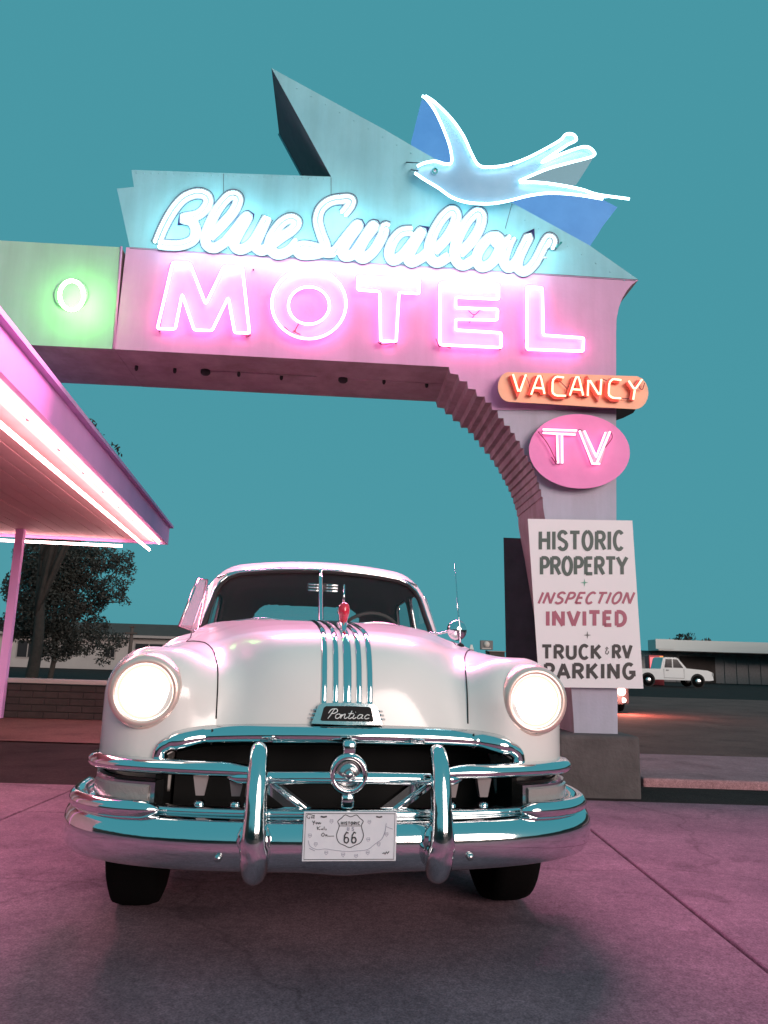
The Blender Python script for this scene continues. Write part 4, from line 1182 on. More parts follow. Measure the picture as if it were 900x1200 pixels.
for a, b in [((20, 290), (66, 292)), ((38, 318), (64, 322))]:
    new('feed_wire', tube([S(*bz(*a), -0.005), S(*bz(*a), -0.06), S(*bz(*b), -0.13)], 0.006, 6), mat('dark_feed', (0.03, 0.08, 0.10), 0.5), bird, True)
for px, py in [(220, 360), (330, 400), (170, 350)]:
    new('bracket', tube([S(*bz(px, py), 0.0), S(*bz(px, py), -0.062)], 0.02, 6), M['script_edge'], bird, True)
# companion figure on the far face of the arch, seen over the top edge
bird2 = thing('swallow_figure', 'deep blue sheet metal bird behind the neon swallow on the far face', 'metal figure', S(620, 220, TH + 0.02), SY)
w1 = [bz(*p) for p in [(78, 52), (104, 66), (140, 120), (176, 190), (196, 250), (196, 330), (40, 330), (38, 212)]]
w2 = [bz(*p) for p in [(380, 420), (480, 410), (600, 398), (740, 420), (815, 459), (760, 530), (742, 560), (715, 600), (700, 640), (500, 560)]]
w3 = [bz(*p) for p in [(470, 352), (560, 300), (640, 280), (724, 272), (700, 312), (660, 374), (600, 400), (480, 400)]]
for w_, mm in ((w1, M['bird_blue']), (w2, M['bird_blue']), (w3, mat('tail_pale_blue', (0.22, 0.42, 0.50), 0.5))):
    new('wing_panel' if w_ is not w3 else 'tail_panel', slab([S(*p, TH + (0.02 if w_ is not w3 else 0.10)) for p in w_], [S(*p, TH + (0.06 if w_ is not w3 else 0.14)) for p in w_]), mm, bird2)

# ---- VACANCY capsule
vc = lambda x, y: (575 + x / 4.5, 420 + y / 4.5)
vac = thing('vacancy_sign', 'orange capsule sign with red VACANCY neon on the right pillar', 'sign', S(680, 458, -0.08), SY)
cap = [vc(*p) for p in [(90, 72), (300, 78), (540, 86), (770, 94)]]
cap += [vc(762 + 70 * math.cos(a), 181 + 87 * math.sin(a)) for a in np.linspace(-math.pi / 2 + 0.25, math.pi / 2 - 0.2, 9)]
cap += [vc(*p) for p in [(764, 268), (540, 256), (300, 240), (96, 229)]]
cap += [vc(96 - 58 * math.cos(a), 150 - 78 * math.sin(a)) for a in np.linspace(-math.pi / 2 + 0.3, math.pi / 2 - 0.3, 9)]
M['orange'] = mat('orange_enamel', (0.95, 0.50, 0.32), 0.5, noise=(0.88, 0.44, 0.27), nscale=6)
vbx = new('box', slab([S(*p, -0.13) for p in cap], [S(*p, -0.004) for p in cap]), M['orange'], vac)
vbx.data.materials.append(mat('capsule_side', (0.30, 0.24, 0.26), 0.6))
for p in vbx.data.polygons[1:]: p.material_index = 1
M['red'] = mat('red_enamel', (0.62, 0.05, 0.03), 0.35)
vl = [[[(118, 84), (150, 186), (186, 86)]], [[(214, 190), (250, 92), (264, 92), (284, 186)], [(228, 154), (276, 158)]],
      [[(386, 100), (345, 96), (327, 116), (325, 180), (345, 196), (396, 197)]], [[(418, 194), (450, 98), (465, 98), (488, 194)], [(430, 162), (480, 166)]],
      [[(512, 196), (516, 104), (578, 202), (584, 110)]], [[(688, 114), (645, 108), (626, 126), (622, 192), (644, 208), (686, 210)]],
      [[(728, 118), (760, 166), (798, 112)], [(760, 166), (752, 216)]]]
for L in vl:
    gs = []
    for st in L:
        st2 = [vc(x - 9, y + 6) for x, y in st]
        gs.append(flat_stroke(np.array(st2), 2.7, lambda x, y, d: S(x, y, -0.131 - d), 0.0, 0.035 + 0.001 * len(gs)))
    o = new('letter', join(*gs), M['red'], vac)
    for st in L:
        pts = [S(*vc(*p), -0.195) for p in st]
        rp = []
        for i, p in enumerate(pts):
            if 0 < i < len(pts) - 1:
                rp += [p + (pts[i - 1] - p) * 0.12, p * 0.8 + (pts[i - 1] + pts[i + 1]) * 0.1 * 1.0 - p * 0.0, p + (pts[i + 1] - p) * 0.12]
            else: rp.append(p)
        new('neon_tube', tube(rp, 0.0085, 7), M['red_neon'], o, True)
for wr in [[(190, 100), (212, 168), (206, 190)], [(290, 196), (330, 198)], [(350, 106), (404, 160)], [(488, 208), (512, 200)], [(590, 108), (624, 124)], [(692, 210), (740, 212)], [(800, 116), (784, 150), (800, 164), (812, 130)]]:
    new('electrode_wire', tube(catmull([S(*vc(*p), -0.16) for p in wr], 4), 0.004, 5), M['wire'], vac, True)

# ---- TV oval
tvs = thing('oval_tv_sign', 'hot pink oval sign with white TV neon below the orange capsule', 'sign', S(679, 529, -0.06), SY)
oval = [vc(468 + 266 * math.cos(a) - 6 * math.sin(a), 490 + 196 * math.sin(a) + 12 * math.cos(a)) for a in np.linspace(0, 2 * math.pi, 56, endpoint=False)]
ob = new('oval_face', slab([S(*p, -0.10) for p in oval], [S(*p, -0.004) for p in oval]), mat('hot_pink_enamel', (0.92, 0.24, 0.56), 0.5, noise=(0.84, 0.20, 0.50), nscale=5), tvs)
ob.data.materials.append(M['wire'])
for p in ob.data.polygons[1:]: p.material_index = 1
for name_, st in (('letter', [[(275, 374), (455, 380)], [(275, 393), (447, 402)], [(350, 402), (356, 552)], [(376, 403), (378, 552)]]),
                  ('letter', [[(468, 382), (536, 552)], [(494, 382), (558, 520)], [(558, 556), (630, 386)], [(556, 520), (606, 390)], [(532, 554), (576, 556)]])):
    cx_ = [p for s_ in st for p in s_]
    fc_ = [(275, 370), (455, 376), (447, 408), (384, 406), (384, 556), (346, 556), (344, 404), (275, 398)] if st[0][0][0] == 275 else [(466, 378), (496, 378), (556, 508), (604, 386), (634, 384), (578, 560), (530, 558)]
    o = new(name_, slab([S(*vc(*p), -0.112) for p in fc_], [S(*vc(*p), -0.1005) for p in fc_]), mat('tv_letter_white', (0.62, 0.42, 0.50), 0.5), tvs)
    for s_ in st: new('neon_tube', tube([S(*vc(*p), -0.145) for p in s_], 0.0085, 7), M['rose_neon'], o, True)
for wr in [[(250, 386), (300, 450), (340, 530), (356, 556)], [(320, 520), (345, 556)], [(452, 382), (470, 376), (484, 382)], [(634, 388), (640, 420), (604, 470)]]:
    new('electrode_wire', tube(catmull([S(*vc(*p), -0.13) for p in wr], 4), 0.004, 5), M['wire'], tvs, True)

# ---- back of the far-side signs that show past the pillar
rv = thing('far_side_capsule', 'dark back of a capsule sign poking out right of the pillar', 'sign', S(735, 470, TH + 0.1), SY)
rc = [(640, 452), (735, 455), (745, 462), (749, 474), (742, 484), (730, 490), (715, 495), (640, 490)]
new('box', slab([S(*p, TH + 0.01) for p in rc], [S(*p, TH + 0.13) for p in rc]), mat('sign_back_dark', (0.012, 0.012, 0.014), 0.9, spec=0.1), rv)
rb = thing('far_side_board', 'dark back of a notice board fixed behind the right pillar', 'notice board', S(620, 700, TH + 0.05), SY)
rq = [(590, 630), (690, 634), (700, 828), (594, 826)]
new('panel', slab([S(*p, TH + 0.012) for p in rq], [S(*p, TH + 0.035) for p in rq]), mat('board_back', (0.075, 0.070, 0.085), 0.8, noise=(0.05, 0.05, 0.06)), rb)

# ---- painted notice board
nb = thing('notice_board', 'white painted board with green, red and black lettering leaning on the pillar', 'notice board', S(685, 706, -0.08), SY)
B_ = {}
bc = [np.array(p) for p in [(618.5, 608), (741, 610), (754, 807), (632, 805)]]
wb = lambda x, y: (610 + x / 5.58, 600 + y / 5.58)
M['board'] = mat('board_white', (0.80, 0.74, 0.76), 0.5, noise=(0.77, 0.71, 0.735), nscale=2.0)
new('panel', slab([S(*p, -0.07) for p in bc], [S(*p, -0.045) for p in bc]), M['board'], nb)
bput = lambda x, y, d: S(*wb(x, y), -0.0703 - d)
M['ink_green'] = mat('sign_green', (0.045, 0.075, 0.065), 0.5)
M['ink_red'] = mat('sign_red', (0.36, 0.075, 0.13), 0.5)
M['ink_black'] = mat('sign_black', (0.018, 0.014, 0.016), 0.5)
M['ink_mint'] = mat('sign_mint', (0.08, 0.30, 0.20), 0.5)
M['ink_grey'] = mat('sign_grey', (0.10, 0.09, 0.09), 0.5)
for txt, bx_, hw, mm, kw in [('HISTORIC', (122, 672, 245, 128), 11.5, 'ink_green', dict(gap=0.19)), ('PROPERTY', (130, 697, 408, 296), 11.5, 'ink_green', dict(gap=0.14)),
                             ('INSPECTION', (110, 722, 598, 526), 7.5, 'ink_red', dict(slant=-0.42, gap=0.20)), ('INVITED', (168, 692, 743, 650), 12.5, 'ink_red', dict(gap=0.22)),
                             ('TRUCK', (142, 526, 958, 872), 10.5, 'ink_black', dict(gap=0.20)), ('RV', (602, 726, 956, 872), 10.5, 'ink_black', dict(gap=0.20)),
                             ('PARKING', (156, 748, 1088, 994), 11.5, 'ink_black', dict(gap=0.22)), ('&', (552, 578, 930, 884), 3.0, 'ink_grey', {})]:
    new('lettering', lettering(txt, bx_, hw, bput, 0.0, **kw), M[mm], nb)
for (x, y), mm in (((418, 462), 'ink_mint'), ((437, 805), 'ink_grey')):
    st = [(x - 26, y), (x, y - 5), (x + 26, y), (x, y + 5)]
    st2 = [(x, y - 26), (x + 5, y), (x, y + 26), (x - 5, y)]
    new('star_mark', join(slab([bput(*p, 0.0015) for p in st], [bput(*p, 0.0) for p in st]), slab([bput(*p, 0.002) for p in st2], [bput(*p, 0.0) for p in st2])), M[mm], nb)

# ---- green neon ring farther along the beam
gn = thing('green_neon_ring', 'green neon ring glowing on the left end of the arch beam', 'neon lamp', S(84, 346, -0.04), SY)
rg = [S(84 + 14 * math.cos(a), 346 + 17 * math.sin(a), -0.20) for a in np.linspace(0, 2 * math.pi, 30, endpoint=False)]
new('neon_tube', tube(rg, 0.016, 8, True), M['green_neon'], gn, True)
new('back_plate', lathe([(0.15, 0.0), (0.15, -0.02), (0.14, -0.024)], S(84, 346, -0.001), SN, 30), M['beam'], gn, True)

# ---- concrete plinth under the pillar
pb = [on_ground(661, 933), on_ground(746, 930.5)]
mid = (pb[0] + pb[1]) / 2
pw = np.linalg.norm(pb[1] - pb[0])
pl_o = thing('pillar_plinth', 'dark weathered concrete plinth at the foot of the right pillar', 'plinth', (mid[0], mid[1], 0), SY)
c_ = mid + SN * 0.66
new('block', bevel_box(c_[0], c_[1], 0.20, pw, 1.32, 0.52, 0.03, 3, SY), mat('plinth_concrete', (0.13, 0.105, 0.105), 0.9, noise=(0.075, 0.06, 0.06), nscale=3.5, bump=0.5, bscale=25), pl_o)
#@@BACK
# ================================================================== motel canopy on the left
M['fascia'] = mat('lilac_fascia', (0.86, 0.42, 0.82), 0.6, noise=(0.78, 0.37, 0.75), nscale=2.0, spec=0.2)
M['plank'] = mat('pink_soffit_board', (0.92, 0.50, 0.55), 0.6, noise=(0.86, 0.43, 0.48), nscale=4.0)
M['tube_warm'] = neon('canopy_neon', (1.0, 0.60, 0.58), 15.0)
can = thing('motel_canopy', 'lilac canopy with pink boarded soffit and white neon tubes at the left', 'canopy', (-4.2, 8.0, 0))
cA, cB = np.array([-3.78, 13.25, 0]), np.array([-2.55, 3.9, 0])            # far and near ends of the street-side edge
ed = (cB - cA) / np.linalg.norm(cB - cA)
ind = np.array([ed[1], -ed[0], 0])                                          # towards the building
CZ0, CZ1 = 2.90, 3.20
W_ = 3.6
Lc = np.linalg.norm(cB - cA)
def cpt(a, b, z): return cA + ed * a + ind * b + np.array([0, 0, z])
def cbox(a0, a1, b0, b1, z0, z1):
    return slab([cpt(a0, b0, z0), cpt(a1, b0, z0), cpt(a1, b1, z0), cpt(a0, b1, z0)], [cpt(a0, b0, z1), cpt(a1, b0, z1), cpt(a1, b1, z1), cpt(a0, b1, z1)])
new('fascia', cbox(0, Lc, 0, 0.05, CZ0, CZ1), M['fascia'], can)
new('fascia', cbox(0, 0.05, 0.052, W_, CZ0, CZ1), M['fascia'], can)
new('roof_deck', cbox(-0.06, Lc, -0.06, W_, CZ1 + 0.002, CZ1 + 0.045), mat('roof_edge_lilac', (0.75, 0.45, 0.80), 0.6, spec=0.2), can)
npl = 16
for k in range(npl):
    b0 = 0.30 + (W_ - 0.32) * k / npl
    b1 = 0.30 + (W_ - 0.32) * (k + 1) / npl - 0.012
    new('plank', cbox(0.06, Lc, b0, b1, CZ0 + 0.045 + random.uniform(0, 0.006), CZ0 + 0.075), M['plank'], can)
new('cove_board', cbox(0.06, Lc, 0.055, 0.292, CZ0 + 0.03, CZ0 + 0.07), mat('cove_cream', (0.80, 0.70, 0.62), 0.5), can)
for k in range(9):
    p = cpt(0.5 + k * 0.95, 0.17, CZ0 + 0.028)
    new('tube_clip', lathe([(0.022, 0), (0.018, -0.03), (0.0001, -0.034)], p, (0, 0, 1), 10), M['wire'], can, True)
new('neon_tube', tube([cpt(-0.03, 0.32, CZ0 - 0.10), cpt(Lc, 0.32, CZ0 - 0.10)], 0.022, 8), M['tube_warm'], can, True)
new('neon_tube', tube([cpt(0.10, 0.14, CZ0 + 0.0), cpt(Lc, 0.14, CZ0 + 0.0)], 0.012, 8), M['tube_warm'], can, True)
new('neon_tube', tube([cpt(0.14, 0.75, CZ0 - 0.08), cpt(0.14, W_, CZ0 - 0.08)], 0.022, 8), M['tube_warm'], can, True)
for a in (0.6, 4.6, 8.6):
    new('post', cbox(a, a + 0.12, 2.2, 2.32, -0.05, CZ0 + 0.045), M['fascia'], can)
new('office_wall', cbox(0.8, Lc + 2, W_ - 0.2, W_ - 0.02, -0.05, CZ0 + 0.04), mat('office_stucco', (0.55, 0.38, 0.40), 0.8, noise=(0.48, 0.32, 0.34)), can)
# light of the canopy's neon tubes
l = bpy.data.lights.new('canopy_light', 'AREA'); l.shape = 'RECTANGLE'; l.size = 8.0; l.size_y = 0.2
l.color = (1.0, 0.36, 0.52); l.energy = 150
lo = bpy.data.objects.new('canopy_light', l); COL.objects.link(lo); lo.parent = can
pl_ = cpt(Lc / 2, 0.30, CZ0 - 0.06) - ROOT[can.name][0]
lo.location = pl_
lo.rotation_euler = Vector((-0.8, 0.0, 1.0)).to_track_quat('Z', 'Y').to_euler()
lo.rotation_euler.z += 0.13

# ================================================================== trees
def leaf_cloud(blobs, n, size, rng):
    V, F = [], []
    vol = np.array([b[3] ** 3 for b in blobs]); vol /= vol.sum()
    pick = rng.choice(len(blobs), n, p=vol)
    for k in range(n):
        bx, by, bz_, r = blobs[pick[k]]
        d = rng.normal(size=3); d /= np.linalg.norm(d)
        rad = r * rng.uniform(0.35, 1.05) ** 0.6
        c = np.array([bx, by, bz_]) + d * rad * (1, 1, 0.85)
        a = rng.normal(size=3); a /= np.linalg.norm(a)
        b = np.cross(a, rng.normal(size=3)); b /= np.linalg.norm(b) + 1e-9
        s_ = size * rng.uniform(0.6, 1.4)
        i = len(V)
        V += [c - a * s_, c + b * s_ * 0.45, c + a * s_, c - b * s_ * 0.45]
        F.append((i, i + 1, i + 2, i + 3))
    return V, F
M['leaf'] = mat('dark_leaf', (0.040, 0.042, 0.034), 0.7, noise=(0.022, 0.022, 0.020), nscale=1.5)
M['bark'] = mat('bark', (0.055, 0.042, 0.036), 0.9, noise=(0.03, 0.024, 0.02), nscale=8, bump=0.5)
def tree(name, label, base, h, blobs, n, leaf, seed, trunk_r=0.22):
    rng = np.random.default_rng(seed)
    t = thing(name, label, 'tree', base)
    b = np.array(base)
    top = b + (0, 0, h * 0.62)
    gs = [tube(catmull([b - (0, 0, 0.1), b + (0.1, 0, h * 0.2), b + (-0.05, 0.1, h * 0.42), top], 5), np.linspace(trunk_r, trunk_r * 0.35, 16), 8)]
    for bl_ in blobs[:9]:
        e_ = np.array(bl_[:3])
        s0 = b + (0, 0, h * rng.uniform(0.25, 0.5))
        gs.append(tube(catmull([s0, (s0 + e_) / 2 + (0, 0, 0.15), e_], 4), np.linspace(trunk_r * 0.4, 0.02, 9), 6))
    new('trunk', join(*gs), M['bark'], t, True)
    new('crown', leaf_cloud(blobs, n, leaf, rng), M['leaf'], t)
    return t
def blobs_px(D, specs, rng):
    out = []
    for px, py, r in specs:
        p = at_depth(px, py, D + rng.uniform(-0.8, 0.8))
        out.append((p[0], p[1], p[2], r))
    return out
rng = np.random.default_rng(3)
D = 26.0
tb = at_depth(58, 790, D); tb[2] = -0.05
spec = [(62, 668, 1.0), (92, 660, 0.85), (120, 655, 0.6), (142, 662, 0.42), (130, 690, 0.55), (146, 705, 0.22), (100, 700, 0.8), (60, 715, 1.0), (112, 735, 0.5), (128, 752, 0.45), (95, 752, 0.6), (66, 752, 0.8), (40, 690, 1.0), (30, 730, 0.8),
        (148, 652, 0.28), (152, 680, 0.2), (122, 772, 0.3), (142, 750, 0.3), (75, 642, 0.7), (45, 650, 0.8), (150, 668, 0.3)]
tree('shade_tree', 'dark leafy tree under the lilac canopy at the left', tb, 4.6, blobs_px(D, spec, rng), 42000, 0.052, 11, 0.10)
D = 17.5
tb = at_depth(30, 830, D); tb[2] = -0.05
spec = [(112, 516, 0.20), (118, 512, 0.12), (128, 528, 0.24), (136, 532, 0.16), (100, 520, 0.5), (80, 510, 0.7), (60, 505, 0.7), (84, 545, 0.8), (40, 530, 0.8)]
tree('rear_tree', 'dark tree whose twigs show above the lilac canopy roof', tb, 6.6, blobs_px(D, spec, rng), 5000, 0.06, 12, 0.16)

# ================================================================== low house at the left
D = 50.0
hx0, hx1 = at_depth(-40, 760, D)[0], at_depth(300, 760, D)[0]
house = thing('low_house', 'low pale house with brown roof behind the vintage car at the left', 'house', ((hx0 + hx1) / 2, D + 3, 0))
M['house'] = mat('house_stucco', (0.42, 0.37, 0.35), 0.85, noise=(0.36, 0.31, 0.30), nscale=1.0)
M['roofb'] = mat('brown_roof', (0.085, 0.06, 0.055), 0.9, noise=(0.06, 0.045, 0.04), nscale=2.0)
M['dark_glass'] = mat('dark_pane', (0.03, 0.03, 0.033), 0.1, spec=0.6)
M['trim'] = mat('house_trim', (0.30, 0.26, 0.25), 0.7)
new('wall', box((hx0 + hx1) / 2, D + 3, 1.03, hx1 - hx0 - 0.8, 6.0, 2.16), M['house'], house)
r0, r1 = 2.12, 3.02
rf = [np.array(p) for p in [(hx0 - 0.3, D - 0.5, r0), (hx1 + 0.3, D - 0.5, r0), (hx1 + 0.3, D + 6.5, r0), (hx0 - 0.3, D + 6.5, r0)]]
rt_ = [np.array(p) for p in [(hx0 + 0.4, D + 2.7, r1), (hx1 - 0.4, D + 2.7, r1), (hx1 - 0.4, D + 3.3, r1), (hx0 + 0.4, D + 3.3, r1)]]
roofh = new('roof', slab(rf, rt_), M['roofb'], house)
new('fascia', box((hx0 + hx1) / 2, D - 0.53, r0 - 0.03, hx1 - hx0 + 0.6, 0.05, 0.16), M['trim'], roofh)
for a, b, z0, z1 in [(124, 134, 0.75, 1.35), (158, 190, 0.55, 1.65), (196, 215, -0.04, 1.75), (72, 84, 0.75, 1.35), (20, 44, 0.6, 1.6)]:
    x0, x1 = at_depth(a, 770, D)[0], at_depth(b, 770, D)[0]
    f_ = new('window' if z0 > 0 else 'door', box((x0 + x1) / 2, D - 0.02, (z0 + z1) / 2, x1 - x0 + 0.16, 0.06, z1 - z0 + 0.16), M['trim'], house)
    if z0 > 0:
        new('pane', box((x0 + x1) / 2, D - 0.06, (z0 + z1) / 2, x1 - x0, 0.04, z1 - z0), M['dark_glass'], f_)
        new('mullion', box((x0 + x1) / 2, D - 0.085, (z0 + z1) / 2, 0.06, 0.03, z1 - z0), M['trim'], f_)
    else:
        new('door_leaf', box((x0 + x1) / 2, D - 0.06, (z0 + z1) / 2, x1 - x0, 0.04, z1 - z0), M['roofb'], f_)
pz = at_depth(155, 735, 44.0)
post = thing('utility_post', 'slim brown timber post standing before the low house', 'post', (pz[0], 44.0, 0))
new('shaft', tube([(pz[0], 44.0, -0.06), (pz[0], 44.0, pz[2])], [0.12, 0.10], 8), M['roofb'], post, True)
new('cap', box(pz[0], 44.0, pz[2] + 0.03, 0.26, 0.26, 0.06), M['roofb'], post)
new('crossarm', box(pz[0], 43.86, pz[2] - 0.35, 0.7, 0.08, 0.1), M['roofb'], post)
D = 12.5
lw0, lw1 = at_depth(-60, 800, D), at_depth(200, 800, D)
lw = thing('garden_wall', 'low dark brown garden wall with pale coping at the far left', 'wall', ((lw0[0] + lw1[0]) / 2, D, 0))
M['brick_d'] = mat('dark_brick', (0.055, 0.038, 0.036), 0.9, noise=(0.032, 0.023, 0.022), nscale=6, bump=0.4)
for r_ in range(5):
    xx = lw0[0] - (0.2 if r_ % 2 else 0.0)
    while xx < lw1[0]:
        new('block', bevel_box(xx + 0.2, D + random.uniform(-0.004, 0.004), 0.0 + 0.055 + r_ * 0.105 - 0.05, 0.39, 0.2, 0.096, 0.008, 1), M['brick_d'], lw)
        xx += 0.40
new('mortar', box((lw0[0] + lw1[0]) / 2, D, 0.22, lw1[0] - lw0[0] - 0.1, 0.17, 0.52), M['seam'], lw)
new('coping', bevel_box((lw0[0] + lw1[0]) / 2, D, 0.53, lw1[0] - lw0[0] + 0.1, 0.3, 0.07, 0.012, 2), M['house'], lw)

# ================================================================== far right: commercial building, pickup, lit machine
D = 70.0
bx0, bx1 = at_depth(700, 770, D)[0], at_depth(1010, 770, D)[0]
shop = thing('metal_shop', 'long grey metal building with white canopy band at the far right', 'building', ((bx0 + bx1) / 2, D + 6, 0))
M['metal_wall'] = mat('ribbed_metal', (0.30, 0.27, 0.27), 0.6, noise=(0.24, 0.21, 0.21))
M['white_band'] = mat('canopy_white', (0.62, 0.62, 0.60), 0.6)
npan = 44
for k in range(npan):
    x0 = bx0 + (bx1 - bx0) * k / npan
    x1 = bx0 + (bx1 - bx0) * (k + 1) / npan
    new('wall_panel', box((x0 + x1) / 2, D + (0.0 if k % 2 else 0.06), 1.3, (x1 - x0) * 0.97, 0.1, 2.72), M['metal_wall'], shop)
new('wall', box((bx0 + bx1) / 2, D + 6, 1.3, bx1 - bx0, 11.7, 2.72), M['metal_wall'], shop)
new('canopy_band', box((bx0 + bx1) / 2 + 2.3, D - 1.4, 3.12, bx1 - bx0 - 4.6, 2.6, 0.95), M['white_band'], shop)
new('canopy_underside', box((bx0 + bx1) / 2 + 2.3, D - 1.35, 2.60, bx1 - bx0 - 4.8, 2.5, 0.09), M['seam'], shop)
sg = at_depth(766, 756, D)
new('sign_panel', box(sg[0], D - 2.74, 3.20, 1.6, 0.06, 0.85), M['white_band'], shop)
dk = at_depth(790, 790, D - 0.2)
new('roller_door', box(dk[0] + 2.2, D - 0.06, 1.1, 3.2, 0.06, 2.3), M['roofb'], shop)
for k in range(6): new('door_slat', box(dk[0] + 2.2, D - 0.10, 0.25 + 0.36 * k, 3.1, 0.03, 0.30), M['roofb'], shop)
tb = at_depth(800, 760, 84); tb[2] = -0.05
rng = np.random.default_rng(9)
tree('distant_tree', 'distant dark tree rising behind the grey metal building', tb, 4.5, [(tb[0] + dx, 84 + dy, 3.4 + dz, r) for dx, dy, dz, r in [(-1.2, 0, 0.2, 0.9), (0.3, 0.5, 0.7, 1.0), (1.6, -0.2, 0.0, 1.0), (-0.3, 0.2, -0.5, 1.1), (2.8, 0.3, 0.4, 0.8), (0.9, 0, 1.2, 0.6)]], 1500, 0.16, 21, 0.2)

# white pickup, nose to the right
PX, PY = at_depth(742, 803, 49.0)[0], 49.0
pick = thing('pickup_truck', 'white pickup truck parked before the grey metal building', 'truck', (PX + 2.6, PY, 0))
M['truck'] = mat('truck_white', (0.60, 0.60, 0.60), 0.35, coat=0.5)
prof_ = [(0.0, 0.45), (0.0, 1.02), (1.75, 1.05), (1.78, 1.08), (1.95, 1.72), (2.10, 1.78), (2.75, 1.78), (2.90, 1.72), (3.42, 1.12), (4.75, 1.02), (5.05, 0.90), (5.10, 0.42), (4.80, 0.38), (0.2, 0.38)]
new('body', slab([(PX + x, PY, z) for x, z in prof_], [(PX + x, PY + 1.85, z) for x, z in prof_]), M['truck'], pick)
for q in ([(2.02, 1.14), (2.12, 1.66), (2.50, 1.68), (2.50, 1.14)], [(2.58, 1.14), (2.58, 1.68), (2.84, 1.66), (3.22, 1.14)]):
    new('side_window', slab([(PX + x, PY - 0.012, z) for x, z in q], [(PX + x, PY + 0.01, z) for x, z in q]), M['dark_glass'], pick)
new('door_line', tube([(PX + 1.98, PY - 0.004, 1.05), (PX + 1.98, PY - 0.004, 0.5), (PX + 3.25, PY - 0.004, 0.5), (PX + 3.25, PY - 0.004, 1.08)], 0.012, 4), M['seam'], pick)
new('door_handle', box(PX + 2.2, PY - 0.02, 0.98, 0.16, 0.04, 0.04), M['seam'], pick)
for wx in (0.95, 4.10):
    for yy in (PY + 0.06, PY + 1.79):
        wh = new('wheel', lathe([(0.20, -0.12), (0.34, -0.12), (0.37, -0.06), (0.37, 0.06), (0.34, 0.12), (0.20, 0.12)], (PX + wx, yy, 0.33), (0, 1, 0), 22), M['rubber'], pick, True)
        new('hub', lathe([(0.20, 0.0), (0.15, -0.03), (0.0001, -0.04)], (PX + wx, yy - 0.12, 0.33), (0, 1, 0), 18), M['chrome_dull'], wh, True)
    new('wheel_arch', lathe([(0.45, 0.0), (0.45, -0.02), (0.0001, -0.021)], (PX + wx, PY + 0.004, 0.36), (0, 1, 0), 20), M['seam'], pick)
new('rear_lamp', box(PX - 0.02, PY + 0.1, 0.85, 0.06, 0.14, 0.25), M['amber'], pick)
new('front_lamp', box(PX + 5.06, PY + 0.1, 0.78, 0.08, 0.2, 0.16), M['white_band'], pick)
new('windscreen', slab([(PX + 2.93, PY + 0.08, 1.70), (PX + 2.93, PY + 1.77, 1.70), (PX + 3.42, PY + 1.77, 1.14), (PX + 3.42, PY + 0.08, 1.14)], [(PX + 2.96, PY + 0.08, 1.71), (PX + 2.96, PY + 1.77, 1.71), (PX + 3.45, PY + 1.77, 1.15), (PX + 3.45, PY + 0.08, 1.15)]), M['dark_glass'], pick)

vm = at_depth(767, 786, 53.0)
vend = thing('vending_machine', 'small red and orange lit vending machine behind the white pickup', 'vending machine', (vm[0], 53.0, 0))
new('cabinet', bevel_box(vm[0], 53.0, 0.95, 1.0, 0.8, 2.0, 0.04, 2), mat('vend_red', (0.45, 0.04, 0.05), 0.4), vend)
new('lit_panel', box(vm[0] - 0.12, 52.58, 1.25, 0.62, 0.03, 1.1), neon('vend_red_light', (1.0, 0.20, 0.22), 1.6), vend)
new('lit_strip', box(vm[0] + 0.36, 52.58, 1.3, 0.24, 0.03, 1.2), neon('vend_orange_light', (1.0, 0.38, 0.10), 1.4), vend)
new('lit_window', box(vm[0] + 0.02, 52.56, 0.98, 0.26, 0.03, 0.36), neon('vend_white_light', (1.0, 0.8, 0.85), 2.0), vend)

# sedan coming down the street, mostly behind the pillar
SXo, SYo = 5.05, 18.2
sed = thing('dark_sedan', 'dark sedan with a glowing lamp half hidden behind the right pillar', 'car', (SXo, SYo + 2.1, 0))
M['dark_paint'] = mat('dark_car_paint', (0.03, 0.028, 0.032), 0.25, coat=1.0)
sp = [(0.0, 0.18), (0.0, 0.55), (0.10, 0.66), (1.15, 0.80), (1.75, 1.28), (2.2, 1.36), (3.0, 1.33), (3.7, 0.92), (4.3, 0.86), (4.4, 0.45), (4.35, 0.18)]
sec = [0.0, 0.06, 0.5, 0.94, 1.0]
V_, F_ = [], []
for j, t in enumerate(np.linspace(-1, 1, 9)):
    inset = abs(t) ** 4
    for y, z in sp:
        V_.append((SXo + 0.86 * t, SYo + y + (0.22 * inset if y < 1 else -0.1 * inset if y > 3.9 else 0), z - 0.07 * inset * (z > 0.6) - 0.1 * max(0, z - 0.85) * inset))
ns = len(sp)
for j in range(8):
    for i in range(ns):
        k = (i + 1) % ns
        F_.append((j * ns + i, j * ns + k, (j + 1) * ns + k, (j + 1) * ns + i))
F_ += [tuple(range(ns)), tuple(8 * ns + i for i in range(ns))]
new('body', (V_, F_), M['dark_paint'], sed, True, sharp=40)
new('windscreen', slab([(SXo - 0.66, SYo + 1.20, 0.83), (SXo + 0.66, SYo + 1.20, 0.83), (SXo + 0.58, SYo + 1.68, 1.24), (SXo - 0.58, SYo + 1.68, 1.24)], [(SXo - 0.66, SYo + 1.18, 0.845), (SXo + 0.66, SYo + 1.18, 0.845), (SXo + 0.58, SYo + 1.66, 1.255), (SXo - 0.58, SYo + 1.66, 1.255)]), M['dark_glass'], sed)
